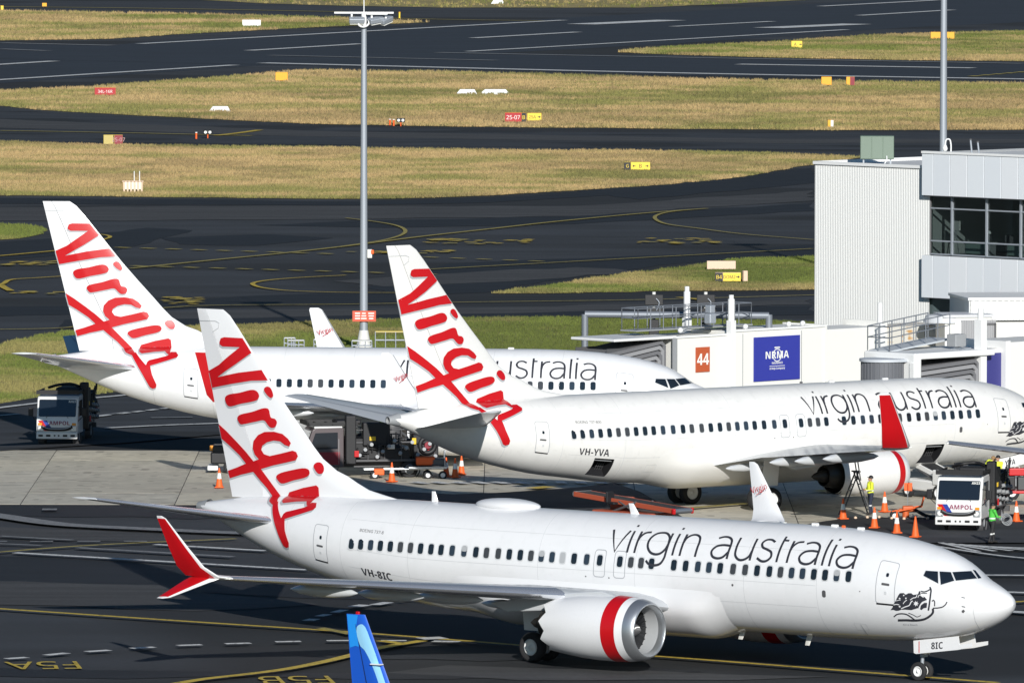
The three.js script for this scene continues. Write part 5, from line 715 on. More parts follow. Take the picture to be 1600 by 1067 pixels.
// ---------------------------------------------------------------- service vehicles
const truckWhite = std(0.74, 0.74, 0.73, 0.35, 0, { clearcoat: 0.5, clearcoatRoughness: 0.1 });
function hydrantTruck(label, pos, turn, raised) {            // forward = +x
  const t = thing('hydrant_truck', label, 'truck', pos, turn, 'fuel hydrant trucks');
  const W = 2.05, prof = [[3.0, 0.62], [3.02, 1.1], [2.96, 1.32], [2.62, 2.28], [2.5, 2.38], [1.3, 2.42], [1.2, 2.34], [1.2, 0.62]];
  const cg = new THREE.ExtrudeGeometry(poly(prof), { depth: W - 0.12, bevelEnabled: true, bevelSize: 0.05, bevelThickness: 0.06, bevelSegments: 3 }); cg.translate(0, 0, -W / 2 + 0.06);
  const cab = M('cab', cg, raised ? std(0.1, 0.08, 0.085, 0.4) : truckWhite, t); if (raised) M('white_roof', rb(1.35, 0.1, W, 1.9, 2.44, 0, 0.04), truckWhite, cab);
  const nx = Math.cos(Math.atan2(0.34, 0.96)), ny = Math.sin(Math.atan2(0.34, 0.96)), wsMap = (off) => (x, y) => V3(2.96 - 0.34 * y + off * nx + 0.05, 1.34 + 0.96 * y + off * ny + 0.02, x);
  M('windscreen', laid([roundRect(W - 0.2, 0.86, 0.07, 0, 0.5)], wsMap(0.012), 1), C.glass, cab); M('fleet_number', laid(textShapes('AH23', 0.11, fontB, 0, 0), (x, y) => wsMap(0.02)(-x - 0.72, y + 0.83), 1), C.lamp, cab);
  if (raised) for (const z of [-1, 1]) M('maroon_panel', rb(1.5, 0.6, 0.012, 2.1, 0.98, z * (W / 2 + 0.004), 0.004), C.maroon, cab);
  for (const z of [-1, 1]) { M('wiper', R(3.02, 1.36, z * 0.55, 2.82, 1.86, z * 0.2, 0.012, 5), C.black, cab); M('side_window', laid([poly([[1.45, 1.42], [2.78, 1.42], [2.52, 2.18], [1.45, 2.2]])], (x, y) => V3(x, y, z * (W / 2 + 0.008)), 2), C.glass, cab); M('door_seam', bx(0.02, 1.2, 0.012, 1.4, 1.3, z * (W / 2 + 0.004)), C.grey, cab); }
  const front = (x, y, o = 0.008) => V3(3.07 + o, y, x);
  M('blue_stripe', laid([poly([[0.18, 0.72], [0.4, 0.72], [0.72, 1.24], [0.5, 1.24]])], (x, y) => front(x, y), 1), std(0.02, 0.05, 0.32, 0.4), cab); M('red_stripe', laid([poly([[0.4, 0.72], [0.62, 0.72], [0.94, 1.24], [0.72, 1.24]])], (x, y) => front(x, y), 1), C.red, cab);
  M('brand_lettering', laid(textShapes('AMPOL', 0.19, fontB, 0, 0, 1.15), (x, y) => front(-x - 0.12, y + 1.12), 1), std(0.25, 0.02, 0.08, 0.4), cab);
  M('grille', tube([V3(3.07, 0.93, -0.78), V3(3.09, 0.83, -0.5), V3(3.1, 0.8, 0), V3(3.09, 0.83, 0.5), V3(3.07, 0.93, 0.78)], 0.085, 24), C.black, cab); M('grille_bar', tube([V3(3.13, 0.96, -0.7), V3(3.17, 0.86, -0.45), V3(3.18, 0.83, 0), V3(3.17, 0.86, 0.45), V3(3.13, 0.96, 0.7)], 0.022, 24), C.steel, cab);
  for (const z of [-0.82, 0.82]) { const hl = M('headlight', rb(0.1, 0.3, 0.32, 3.06, 0.84, z, 0.04), C.steel, cab); M('headlight_lens', rod(V3(3.11, 0.84, z), V3(3.13, 0.84, z), 0.1, 14), C.lamp, hl); M('indicator', rb(0.06, 0.12, 0.2, 3.06, 1.06, z * 1.03, 0.02), C.amber, cab); }
  const bump = M('bumper', rb(0.22, 0.34, W, 3.06, 0.5, 0, 0.05), truckWhite, t); for (const z of [-0.8, -0.42, 0.42, 0.8]) M('bumper_slot', rb(0.03, 0.1, 0.22, 3.17, 0.5, z, 0.01), C.black, bump); for (const z of [-0.1, 0.1]) M('tow_eye', rb(0.03, 0.08, 0.08, 3.17, 0.5, z, 0.01), C.black, bump);
  for (const z of [-1, 1]) { const m = M('mirror', rb(0.12, 0.42, 0.24, 2.9, 1.66, z * (W / 2 + 0.3), 0.04), C.black, t); M('mirror_arm', join([R(2.8, 1.9, z * W / 2, 2.9, 1.85, z * (W / 2 + 0.3), 0.02, 5), R(2.85, 1.2, z * W / 2, 2.9, 1.5, z * (W / 2 + 0.3), 0.02, 5)]), C.black, m); }
  M('chassis', join([bx(6.6, 0.22, 0.8, -0.4, 0.62, 0), bx(3.9, 0.1, 2.0, -1.1, 0.85, 0), bx(0.2, 0.25, 2.0, -3.6, 0.6, 0)]), C.darkgrey, t);
  for (const [x, z] of [[2.1, -0.85], [2.1, 0.85], [-2.0, -0.85], [-2.0, 0.85]]) wheel(t, x, 0.42, z, 0.42, 0.28, C.grey);
  M('mudguard', join([[2.1, -1], [2.1, 1], [-2, -1], [-2, 1]].map(([x, z]) => { const g = new THREE.CylinderGeometry(0.52, 0.52, 0.3, 18, 1, true, -Math.PI / 2 + 0, Math.PI); g.rotateX(Math.PI / 2); g.rotateZ(Math.PI); g.rotateZ(Math.PI); g.translate(x, 0.44, z * 0.86); return g; })), C.darkgrey, t);
  M('equipment_body', join([rb(1.5, 1.0, 1.9, 0.2, 1.4, 0, 0.06), rb(1.2, 0.7, 1.9, -2.8, 1.25, 0, 0.06), bx(1.4, 0.5, 1.9, -1.3, 1.15, 0)]), C.black, t);
  M('filter_vessel', join([(() => { const g = new THREE.CapsuleGeometry(0.45, 1.2, 6, 18); g.translate(-1.35, 1.75, 0.1); return g; })(), rod(V3(-1.35, 2.6, 0.1), V3(-1.35, 2.72, 0.1), 0.3, 14)]), C.darkgrey, t);
  M('pipework', join([tube([V3(-0.5, 1.0, 1.0), V3(-0.5, 1.6, 1.02), V3(-0.9, 1.9, 0.95), V3(-1.3, 1.9, 0.6)], 0.07), tube([V3(-2.3, 0.9, 1.0), V3(-2.3, 1.7, 1.05), V3(-1.8, 2.1, 0.8), V3(-1.35, 2.2, 0.4)], 0.07), tube([V3(-0.5, 1.0, -1.0), V3(-0.6, 1.7, -1.02), V3(-1.1, 1.9, -0.8)], 0.07), R(-3.3, 1.7, -0.95, 0.9, 1.7, -0.95, 0.05, 6), R(-3.3, 1.7, 0.95, 0.9, 1.7, 0.95, 0.05, 6), ...[-3.2, -2.4, -1.6, -0.8, 0].flatMap(x => [R(x, 0.9, -1.0, x, 2.3, -1.0, 0.03, 6), R(x, 0.9, 1.0, x, 2.3, 1.0, 0.03, 6)]), R(-3.2, 2.3, -1, 0.8, 2.3, -1, 0.03, 6), R(-3.2, 2.3, 1, 0.8, 2.3, 1, 0.03, 6)]), C.darkgrey, t);
  for (const [x, z] of [[-2.85, 1.02], [-2.85, -1.02], [-0.1, 1.06]]) { const r = M('hose_reel', (() => { const g = new THREE.TorusGeometry(0.36, 0.12, 10, 24); g.translate(x, 1.55, z); return g; })(), C.black, t); M('reel_hub', rod(V3(x, 1.55, z - 0.12), V3(x, 1.55, z + 0.14), 0.16, 14), C.maroon, r); }
  M('gauge_panel', join([0, 1, 2].map(k => rod(V3(-0.55 - k * 0.3, 1.35, 1.0), V3(-0.55 - k * 0.3, 1.35, 1.05), 0.1, 14))), C.lamp, t); M('extinguisher', join([rod(V3(0.75, 1.0, 1.0), V3(0.75, 1.55, 1.0), 0.1, 12), rod(V3(0.75, 1.55, 1.0), V3(0.75, 1.65, 1.0), 0.04, 8)]), C.red, t);
  M('side_locker', join([rb(1.3, 1.1, 0.5, -0.4, 2.1, -0.85, 0.06), rb(0.5, 2.3, 0.4, 0.85, 1.85, -1.05, 0.06), rb(0.9, 0.8, 0.7, -2.6, 2.0, -0.7, 0.06)]), C.black, t);
  M('valve_cluster', join(Array.from({ length: 14 }, (_, k) => rod(V3(-3.2 + k * 0.28, 1.0 + (k * 37 % 10) / 12, -1.05), V3(-3.2 + k * 0.28, 1.05 + (k * 37 % 10) / 12, -1.2 - (k % 3) * 0.06), 0.09, 10))), C.grey, t);
  for (const [x, y, z, w, h, m] of [[0.6, 1.2, -1.31, 0.22, 0.3, C.red], [-0.2, 1.9, -1.12, 0.3, 0.2, C.yellow], [-1.1, 1.5, -1.06, 0.35, 0.22, C.offwhite], [-2.2, 1.75, -1.07, 0.2, 0.3, C.yellow], [-3.0, 1.25, -1.0, 0.3, 0.18, C.red]]) M('equipment_label', rb(w, h, 0.05, x, y, z, 0.02), m, t);
  M('pipe_manifold', join(Array.from({ length: 26 }, (_, k) => { const x = -3.3 + (k * 0.618 % 1) * 3.9, y = 0.95 + (k * 0.382 % 1) * 1.5; return k % 2 ? R(x, y, -1.08, x, y + 0.5, -1.1, 0.035, 6) : R(x, y, -1.12, x + 0.5, y + 0.05, -1.12, 0.03, 6); })), C.black, t);
  if (raised !== true) { M('roof_rack', join([...[0, 1, 2, 3, 4].map(k => bx(0.06, 0.06, 2.1, 0.6 + k * 0.55, 2.56, 0)), bx(2.4, 0.16, 0.06, 1.7, 2.6, -1.02), bx(2.4, 0.16, 0.06, 1.7, 2.6, 1.02), bx(0.08, 0.2, 2.1, 2.85, 2.62, 0), rb(1.2, 0.2, 1.2, 0.9, 2.66, -0.3, 0.08), tube([V3(0.4, 2.7, 0.8), V3(0.8, 2.85, 0.3), V3(0.6, 2.9, -0.3), V3(0.9, 2.8, -0.8)], 0.07, 20)]), C.black, t); return t; }
  const lift = M('lift_platform', join([bx(2.2, 0.1, 1.5, 0.4, 2.62, 0), ...[[-0.6, -0.7], [-0.6, 0.7], [1.4, -0.7], [1.4, 0.7]].map(([x, z]) => R(x, 2.65, z, x, 3.5, z, 0.035, 6)), ...[2.95, 3.25, 3.5].flatMap(y => [R(-0.6, y, -0.7, 1.4, y, -0.7, 0.03, 6), R(-0.6, y, 0.7, 1.4, y, 0.7, 0.03, 6), R(-0.6, y, -0.7, -0.6, y, 0.7, 0.03, 6), R(1.4, y, -0.7, 1.4, y, 0.7, 0.03, 6)].filter((_, i) => y > 3))]), C.black, t);
  M('lift_scissor', join([R(-0.5, 1.9, -0.5, 1.2, 2.55, -0.5, 0.05, 6), R(1.2, 1.9, -0.5, -0.5, 2.55, -0.5, 0.05, 6), R(-0.5, 1.9, 0.5, 1.2, 2.55, 0.5, 0.05, 6), R(1.2, 1.9, 0.5, -0.5, 2.55, 0.5, 0.05, 6)]), C.darkgrey, lift); M('deck_hose', join([0, 1, 2].map(k => { const g = new THREE.TorusGeometry(0.4 - k * 0.06, 0.07, 8, 22); g.rotateX(Math.PI / 2); g.translate(0.2, 2.75 + k * 0.12, 0); return g; })), C.rubber, lift); M('beacon', rod(V3(1.35, 3.5, 0.5), V3(1.35, 3.66, 0.5), 0.08, 10), C.amber, lift);
  return t;
}
const truck = hydrantTruck('sunlit white fuel truck facing the camera among cones at right', (() => { const p = G(1524, 832); p.z -= 2.9; return p; })(), -Math.PI / 2 - 0.24);
copy(truck, 'shaded white fuel truck facing the camera under the rear airliner tail', (() => { const p = G(98, 696); p.z -= 2.9; return p; })(), -Math.PI / 2 - 0.1);
const truck3 = hydrantTruck('dark fuel truck seen side on beneath the wing between two red tails', (() => { const p = G(568, 748); p.z -= 1.0; return p; })(), Math.PI + 0.2, 'maroon');
// belt loaders
function beltLoader(label, pos, turn, mat, rise, bare) {    // belt runs along x
  const t = thing('belt_loader', label, 'belt loader', pos, turn, 'belt loaders'); M('chassis', join([rb(3.6, 0.5, 1.6, 0, 0.62, 0, 0.08), rb(0.9, 0.7, 0.7, -1.2, 1.05, -0.5, 0.06)]), mat, t);
  for (const [x, z] of [[-1.2, -0.8], [-1.2, 0.8], [1.2, -0.8], [1.2, 0.8]]) wheel(t, x, 0.36, z, 0.36, 0.24);
  const beam = new THREE.Group(); beam.name = 'conveyor'; t.add(beam); beam.position.set(0, 1.25, 0); beam.rotation.z = rise;
  M('conveyor_frame', join([rb(6.6, 0.22, 0.09, 0, 0, 0.48, 0.02), rb(6.6, 0.22, 0.09, 0, 0, -0.48, 0.02), rb(6.4, 0.1, 0.9, 0, -0.06, 0, 0.02)]), mat, beam); M('belt', rb(6.5, 0.04, 0.82, 0, 0.09, 0, 0.015), C.rubber, beam); for (const x of [-3.28, 3.28]) M('roller', rod(V3(x, 0, -0.5), V3(x, 0, 0.5), 0.12, 14), C.steel, beam); if (!bare) M('hand_rail', join([R(-2, 0.75, -0.5, 3, 0.75, -0.5, 0.025, 6), ...[-2, -0.3, 1.4, 3].map(x => R(x, 0, -0.5, x, 0.75, -0.5, 0.025, 6))]), mat === C.white ? C.steel : mat, beam); for (const z of [-0.53, 0.53]) M('bumper', rb(0.18, 0.26, 0.14, 3.3, 0, z, 0.05), C.red, beam);
  M('support_arm', join([R(-0.8, 0.8, 0.5, 0.8, 1.3, 0.5, 0.06, 8), R(-0.8, 0.8, -0.5, 0.8, 1.3, -0.5, 0.06, 8), R(0.9, 0.8, 0.5, -0.3, 1.3, 0.5, 0.05, 8)]), C.darkgrey, t); M('seat', join([rb(0.5, 0.12, 0.45, -0.6, 1.2, 0.55, 0.04), rb(0.1, 0.5, 0.45, -0.85, 1.45, 0.55, 0.04)]), C.black, t); return t;
}
{ const p = G(988, 829); beltLoader('red belt loader with black belt behind the nearest airliner roof', p, -0.85, std(0.42, 0.085, 0.04, 0.55), -0.06, true); }
{ const p = G(1466, 779); beltLoader('white belt loader reaching up to the open forward cargo door', p, Math.PI - 1.0, C.white, 0.24, true); }
// tug left of the nearest fin, baggage cart at the right edge
{ const t = thing('baggage_tug', 'low dark baggage tug with white bumper half hidden by the nearest red tail', 'tug', G(372, 739), Math.PI); M('body', join([rb(2.6, 0.55, 1.4, 0, 0.75, 0, 0.08), rb(0.9, 0.4, 1.3, 0.75, 1.15, 0, 0.08)]), C.black, t); M('bumper', rb(0.5, 0.22, 1.5, 1.2, 0.28, 0, 0.04), C.white, t); M('amber_lamp', rb(0.2, 0.26, 0.2, 1.28, 1.15, 0.45, 0.05), C.amber, t); for (const [x, z] of [[-0.85, -0.65], [-0.85, 0.65], [0.35, -0.65], [0.35, 0.65]]) wheel(t, x, 0.34, z, 0.34, 0.24); M('seat', join([rb(0.5, 0.15, 1.0, -0.5, 1.1, 0, 0.04), rb(0.12, 0.5, 1.0, -0.8, 1.3, 0, 0.04)]), C.darkgrey, t); M('steering_wheel', (() => { const g = new THREE.TorusGeometry(0.18, 0.02, 6, 16); g.rotateY(Math.PI / 2); g.translate(0.1, 1.4, 0); return g; })(), C.black, t); }
const cartP = G(1588, 792);
{ const t = thing('baggage_cart', 'red flat baggage cart with stacked bags at the right edge', 'cart', cartP, 0.06); M('deck', rb(3.4, 0.12, 1.6, 0.3, 0.72, 0, 0.03), C.red, t); for (const [x, z] of [[-0.95, -0.6], [-0.95, 0.6], [1.5, -0.6], [1.5, 0.6]]) wheel(t, x, 0.33, z, 0.33, 0.2); M('end_frame', join([R(-1.35, 0.75, -0.7, -1.35, 1.9, -0.7, 0.03, 6), R(-1.35, 0.75, 0.7, -1.35, 1.9, 0.7, 0.03, 6), R(-1.35, 1.9, -0.7, -1.35, 1.9, 0.7, 0.03, 6)]), C.steel, t); M('tow_bar', R(-1.4, 0.6, 0, -2.3, 0.4, 0, 0.04, 6), C.darkgrey, t);
  [[0.0, 0.5, 0.65, 0.42, C.black, 'black upright bag on the left of the red cart'], [0.5, 0.55, 0.6, 0.4, std(0.08, 0.09, 0.09, 0.7), 'dark grey bag in the middle of the red cart'], [1.05, 0.5, 0.5, 0.4, std(0.02, 0.08, 0.4, 0.6), 'blue bag on the right of the red cart']].forEach(([x, y, h, w, m, l]) => { const b = thing('suitcase', l, 'suitcase', V3(cartP.x + x - 0.25, 0.78, cartP.z + 0.1), 0.06 + x * 0.1, 'bags on the red cart'); M('shell', rb(w, h, 0.5, 0, h / 2, 0, 0.06), m, b); M('handle', tube([V3(-0.1, h, 0), V3(-0.1, h + 0.06, 0), V3(0.1, h + 0.06, 0), V3(0.1, h, 0)], 0.015, 12, 5), C.darkgrey, b); });
  const r = thing('red_crate', 'red case lying on top of the bags of the cart', 'crate', V3(cartP.x + 0.05, 0.78 + 0.66, cartP.z + 0.1), 0.1); M('shell', rb(0.8, 0.34, 0.5, 0, 0.17, 0, 0.05), C.red, r); M('handle', tube([V3(-0.1, 0.34, 0), V3(-0.1, 0.4, 0), V3(0.1, 0.4, 0), V3(0.1, 0.34, 0)], 0.015, 12, 5), C.white, r);
  const pb = thing('control_box', 'small white and red control box between the truck and the baggage cart', 'box', G(1561, 792), 0.1); M('cabinet', rb(0.5, 1.55, 0.4, 0, 0.95, 0, 0.04), C.white, pb); M('red_label', rb(0.36, 0.3, 0.02, 0, 1.1, 0.205, 0.01), C.red, pb); M('feet', bx(0.5, 0.2, 0.5, 0, 0.1, 0), C.darkgrey, pb); }
// hydrant pit trolley, flag board, hose, ladder
{ const p = G(1416, 812), t = thing('hydrant_trolley', 'small orange hydrant coupler trolley with hoses beside the fuel truck', 'trolley', p); M('coupler', join([rod(V3(0, 0.1, 0), V3(0, 0.6, 0), 0.16, 14), rod(V3(-0.3, 0.4, 0), V3(0.4, 0.45, 0), 0.1, 12), rb(0.5, 0.25, 0.4, 0.1, 0.5, 0, 0.06)]), std(0.6, 0.12, 0.03, 0.5), t); M('frame', join([R(-0.6, 0.35, -0.3, 0.7, 0.6, -0.3, 0.03, 6), R(-0.6, 0.35, 0.3, 0.7, 0.6, 0.3, 0.03, 6), R(0.7, 0.6, -0.3, 0.8, 1.0, -0.3, 0.03, 6), R(0.7, 0.6, 0.3, 0.8, 1.0, 0.3, 0.03, 6), R(0.8, 1.0, -0.3, 0.8, 1.0, 0.3, 0.03, 6)]), C.orange, t); for (const z of [-0.35, 0.35]) wheel(t, -0.5, 0.2, z, 0.2, 0.08); M('hose', tube([V3(0.4, 0.45, 0), V3(0.9, 0.2, 0.2), V3(1.5, 0.09, 0.1), V3(2.1, 0.12, -0.2)], 0.075, 30), C.rubber, t);
  const f = thing('flag_board', 'orange warning flag on a thin pole above the hydrant trolley', 'flag', G(1419, 806)); M('pole', R(0, 0, 0, 0, 1.15, 0, 0.02, 6), C.steel, f); M('flag', join([rb(0.36, 0.36, 0.03, 0.02, 1.3, 0, 0.02), rb(0.03, 0.36, 0.36, 0.02, 1.3, 0, 0.02)]), C.orange, f); M('foot', rod(V3(0, 0, 0), V3(0, 0.05, 0), 0.16, 12), C.darkgrey, f);
  const a = G(1318, 811), b = G(1470, 814), c = thing('ground_cable', 'dark bonding cable with pale floats lying between the cones', 'cable', V3(0, 0, 0)); const pts = Array.from({ length: 9 }, (_, k) => { const q = a.clone().lerp(b, k / 8); return V3(q.x, 0.075, q.z + 0.35 * Math.sin(k * 1.7)); }); M('cable', tube(pts, 0.03, 60, 6), C.rubber, c); pts.slice(1, 8).forEach(q => M('float', (() => { const g = new THREE.SphereGeometry(0.075, 10, 8); g.translate(q.x, 0.09, q.z); return g; })(), C.cream, c));
  const l = thing('step_ladder', 'tall dark folding ladder leaning at the middle airliner engine', 'ladder', G(1338, 806), 0.25); const rails = [], rungs = []; for (const z of [-0.24, 0.24]) { rails.push(R(-0.75, 0, z, 0.05, 2.0, z, 0.035, 6), R(0.65, 0, z, -0.05, 2.0, z, 0.035, 6), R(0.15, 1.6, z, -0.1, 3.1, z, 0.03, 6)); } for (let k = 1; k < 7; k++) { rungs.push(R(-0.75 + k * 0.114, k * 0.285, -0.24, -0.75 + k * 0.114, k * 0.285, 0.24, 0.025, 6), R(0.65 - k * 0.1, k * 0.285, -0.24, 0.65 - k * 0.1, k * 0.285, 0.24, 0.025, 6)); } M('rail', join(rails), C.darkgrey, l); M('rung', join(rungs), C.grey, l); M('top_step', rb(0.3, 0.06, 0.52, 0, 2.0, 0, 0.01), C.black, l); }
{ const p = G(648, 748), d = thing('hydrant_dolly', 'orange framed hose dolly with long bar behind the dark truck', 'dolly', p, 0.05); M('frame', join([R(-2.4, 0.45, 0.3, 1.5, 0.5, 0.3, 0.04, 6), R(-2.4, 0.45, -0.3, 1.5, 0.5, -0.3, 0.04, 6), bx(1.8, 0.08, 0.9, 0.6, 0.55, 0), R(1.4, 0.5, 0.4, 1.4, 1.3, 0.4, 0.03, 6), R(1.4, 0.5, -0.4, 1.4, 1.3, -0.4, 0.03, 6), R(1.4, 1.3, -0.4, 1.4, 1.3, 0.4, 0.03, 6)]), C.steel, d); M('motor', join([rb(0.9, 0.4, 0.6, 0.5, 0.85, 0, 0.08), rb(0.5, 0.3, 0.5, -1.7, 0.35, 0.2, 0.06)]), C.orange, d); M('pump', rb(0.7, 0.35, 0.6, 1.1, 0.8, 0, 0.08), C.darkgrey, d); for (const [x, z] of [[-1.9, 0.4], [-1.9, -0.4], [0.6, 0.45], [0.6, -0.45], [1.3, 0.45]]) wheel(d, x, 0.2, z, 0.2, 0.1); }
// cones
const coneProto = (() => { const c = thing('traffic_cone', '', 'traffic cone'); c.userData.group = 'orange traffic cones'; M('base', rb(0.42, 0.05, 0.42, 0, 0.03, 0, 0.02), C.orange, c); M('cone', rod(V3(0, 0.05, 0), V3(0, 0.92, 0), 0.17, 20, 0.03), C.orange, c); M('white_sleeve', rod(V3(0, 0.42, 0), V3(0, 0.68, 0), 0.1155, 20, 0.077), C.lamp, c); return c; })();
const CONES = [[342, 762, 'traffic cone alone on the concrete left of the nearest tail'], [697, 745, 'traffic cone farthest back of the three beside the dark truck'], [711, 746.5, 'shaded traffic cone in the middle of the three beside the dark truck'], [721, 742, 'traffic cone on the right of the three beside the dark truck'], [612, 753, 'shaded traffic cone in front of the dark truck wheel'], [1318, 811, 'squat shaded traffic cone left of the folding ladder'], [1367, 825, 'traffic cone in front of the worker at the engine'], [1383, 800, 'traffic cone behind the worker under the engine'], [1402, 833, 'traffic cone between two others left of the sunlit truck'], [1431, 839.5, 'plain orange traffic cone without white band nearest the sunlit truck'], [1589, 815, 'traffic cone at the right edge beside the red cart']];
CONES.forEach(([u, v, l], i) => { const c = i ? copy(coneProto, l, G(u, v, 0.06), i) : coneProto; if (!i) { c.position.copy(G(u, v, 0.06)); c.userData.label = l; } if (i === 9) c.remove(c.children.find(k => k.name === 'white_sleeve')); });
// stairs and racks standing behind the rear airliner
for (const [u, v, w, h, l] of [[452, 545, 0.6, 0.6, 'small white rack left of the far winglet'], [462, 546, 0.9, 0.5, 'low grey cage left of the far winglet'], [497, 546, 0.5, 0.55, 'grey cage right behind the far winglet base'], [565, 548, 1.1, 0.55, 'pale rail around the foot of the floodlight mast'], [610, 545, 1.7, 0.95, 'grey work stand with yellow top right of the floodlight mast']]) { const p = V3(AT(u, v, -540).x, 0, -540), k = AT(u, v, -540).y, s = thing('service_stand', l, 'work stand', p); const o = []; for (const x of [-w / 2, -w / 6, w / 6, w / 2]) o.push(R(x, 0, 0, x, k + h, 0, 0.03, 6), R(x, 0, -0.5, x, k + h, -0.5, 0.03, 6)); for (const y of [k + h, k + h * 0.5]) o.push(R(-w / 2, y, 0, w / 2, y, 0, 0.03, 6), R(-w / 2, y, -0.5, w / 2, y, -0.5, 0.03, 6)); M('frame', join(o), C.galv, s); M('deck', rb(w, 0.06, 0.55, 0, k + h, -0.25, 0.02), u > 600 ? C.signyellow : C.offwhite, s); }

// ---------------------------------------------------------------- people
const PC = { skin: [0.42, 0.24, 0.16], vest: [0.72, 0.8, 0.05], green: [0.08, 0.5, 0.06], navy: [0.02, 0.026, 0.05], black: [0.02, 0.02, 0.022], shoe: [0.025, 0.022, 0.02], tape: [0.75, 0.76, 0.74], hair: [0.03, 0.022, 0.018] };
const bodyMat = new THREE.MeshStandardMaterial({ vertexColors: true, roughness: 0.8, side: THREE.DoubleSide });
// bones: [ax,ay,az,ra, bx,by,bz,rb, colour]
function figure(label, pos, turn, J, top, legs, opt = {}) {
  const B = [], add = (a, ra, b, rb_, c) => B.push([...a, ra, ...b, rb_, c]);
  const { pel, chest, neck, head } = J; const arm = opt.bareArms ? 'skin' : top;
  add(pel, 0.145, chest, 0.155, top); for (const s of [-1, 1]) add([chest[0], chest[1] + 0.06, chest[2]], 0.1, J.sh[s < 0 ? 0 : 1], 0.075, top);
  add(neck, 0.055, [head[0], head[1] - 0.06, head[2]], 0.055, 'skin'); add([head[0], head[1] + 0.035, head[2]], 0.095, [head[0] + J.face[0] * 0.035, head[1] - 0.06, head[2] + J.face[2] * 0.035], 0.07, 'skin');
  add([head[0] + J.face[0] * 0.09, head[1] + 0.0, head[2] + J.face[2] * 0.09], 0.018, [head[0] + J.face[0] * 0.112, head[1] - 0.028, head[2] + J.face[2] * 0.112], 0.02, 'skin');
  for (const k of [0, 1]) { const hp = [pel[0] + J.side[0] * (k ? 0.095 : -0.095), pel[1] - 0.04, pel[2] + J.side[2] * (k ? 0.095 : -0.095)]; add(hp, 0.105, J.kn[k], 0.068, legs); add(J.kn[k], 0.066, J.an[k], 0.046, legs); add(J.an[k], 0.05, [J.an[k][0] + J.face[0] * 0.16, J.an[k][1] - 0.035, J.an[k][2] + J.face[2] * 0.16], 0.042, 'shoe'); add(J.sh[k], 0.066, J.el[k], 0.047, top); add(J.el[k], 0.045, J.wr[k], 0.033, arm); add(J.wr[k], 0.032, J.ha[k], 0.04, 'skin'); }
  const res = 72, mc = new MarchingCubes(res, new THREE.MeshBasicMaterial(), false, false, 90000); const half = 1.05, cy = 0.95; mc.isolation = 0;
  const D = (x, y, z, one) => { let d = 1e3, bestD = 1e3, bc = top; for (const b of B) { const bax = b[4] - b[0], bay = b[5] - b[1], baz = b[6] - b[2], px = x - b[0], py = y - b[1], pz = z - b[2], L = bax * bax + bay * bay + baz * baz || 1e-6, t = Math.min(1, Math.max(0, (px * bax + py * bay + pz * baz) / L)), q = Math.hypot(px - bax * t, py - bay * t, pz - baz * t) - (b[3] + (b[7] - b[3]) * t); if (q < bestD) { bestD = q; bc = b[8]; } const h = Math.max(0.035 - Math.abs(d - q), 0) / 0.035; d = Math.min(d, q) - h * h * 0.035 * 0.25; } return one ? bc : d; };
  for (let k = 0; k < res; k++) for (let j = 0; j < res; j++) for (let i = 0; i < res; i++) { const x = (i - res / 2) / (res / 2) * half, y = (j - res / 2) / (res / 2) * half + cy, z = (k - res / 2) / (res / 2) * half; mc.field[k * res * res + j * res + i] = -D(x, y, z); }
  mc.update(); const n = mc.count, pos_ = new Float32Array(n * 3), col = new Float32Array(n * 3), nor = new Float32Array(n * 3);
  const paintC = (i, x, y, z) => { let c = PC[D(x, y, z, true)]; const nm = D(x, y, z, true); if (nm === 'vest' || nm === 'green') { const yy = y - pel[1]; if (Math.abs(yy - 0.14) < 0.03) c = PC.tape; else if (yy < 0.02) c = PC[legs]; } if (nm === legs && Math.abs(y - (J.kn[0][1] - 0.1)) < 0.028) c = PC.tape; col.set(c, i * 3); };
  for (let i = 0; i < n; i++) { const x = mc.positionArray[i * 3] * half, y = mc.positionArray[i * 3 + 1] * half + cy, z = mc.positionArray[i * 3 + 2] * half; pos_.set([x, y, z], i * 3); const e = 0.006, gx = D(x + e, y, z) - D(x - e, y, z), gy = D(x, y + e, z) - D(x, y - e, z), gz = D(x, y, z + e) - D(x, y, z - e), l = Math.hypot(gx, gy, gz) || 1; nor.set([gx / l, gy / l, gz / l], i * 3); paintC(i, x, y, z); }
  const g = new THREE.BufferGeometry(); g.setAttribute('position', new THREE.BufferAttribute(pos_, 3)); g.setAttribute('normal', new THREE.BufferAttribute(nor, 3)); g.setAttribute('color', new THREE.BufferAttribute(col, 3));
  const withCol = (q, c) => { q = q.index ? q.toNonIndexed() : q; q.deleteAttribute('uv'); const a = new Float32Array(q.attributes.position.count * 3); for (let i = 0; i < a.length; i += 3) a.set(c, i); q.setAttribute('color', new THREE.BufferAttribute(a, 3)); return q; };
  const extra = []; for (const k of [0, 1]) { const w = V3(...J.wr[k]), h = V3(...J.ha[k]), d = h.clone().sub(w).normalize(), sd = V3(...J.face).cross(d).normalize(); if (sd.length() < 0.1) sd.set(0, 0, 1); const cu = V3(...J.face).multiplyScalar(0.35); [[-0.03, 0.06], [-0.01, 0.075], [0.011, 0.07], [0.03, 0.055]].forEach(([o, len]) => { const a = h.clone().addScaledVector(sd, o).addScaledVector(d, 0.01), m = a.clone().addScaledVector(d, len * 0.6), e = m.clone().addScaledVector(d.clone().add(cu).normalize(), len * 0.55); extra.push(withCol(rod(a, m, 0.0095, 6), PC.skin), withCol(rod(m, e, 0.009, 6, 0.007), PC.skin)); }); const a = w.clone().lerp(h, 0.6).addScaledVector(sd, 0.03); extra.push(withCol(rod(a, a.clone().addScaledVector(sd, 0.035).addScaledVector(d, 0.04), 0.011, 6, 0.008), PC.skin)); }
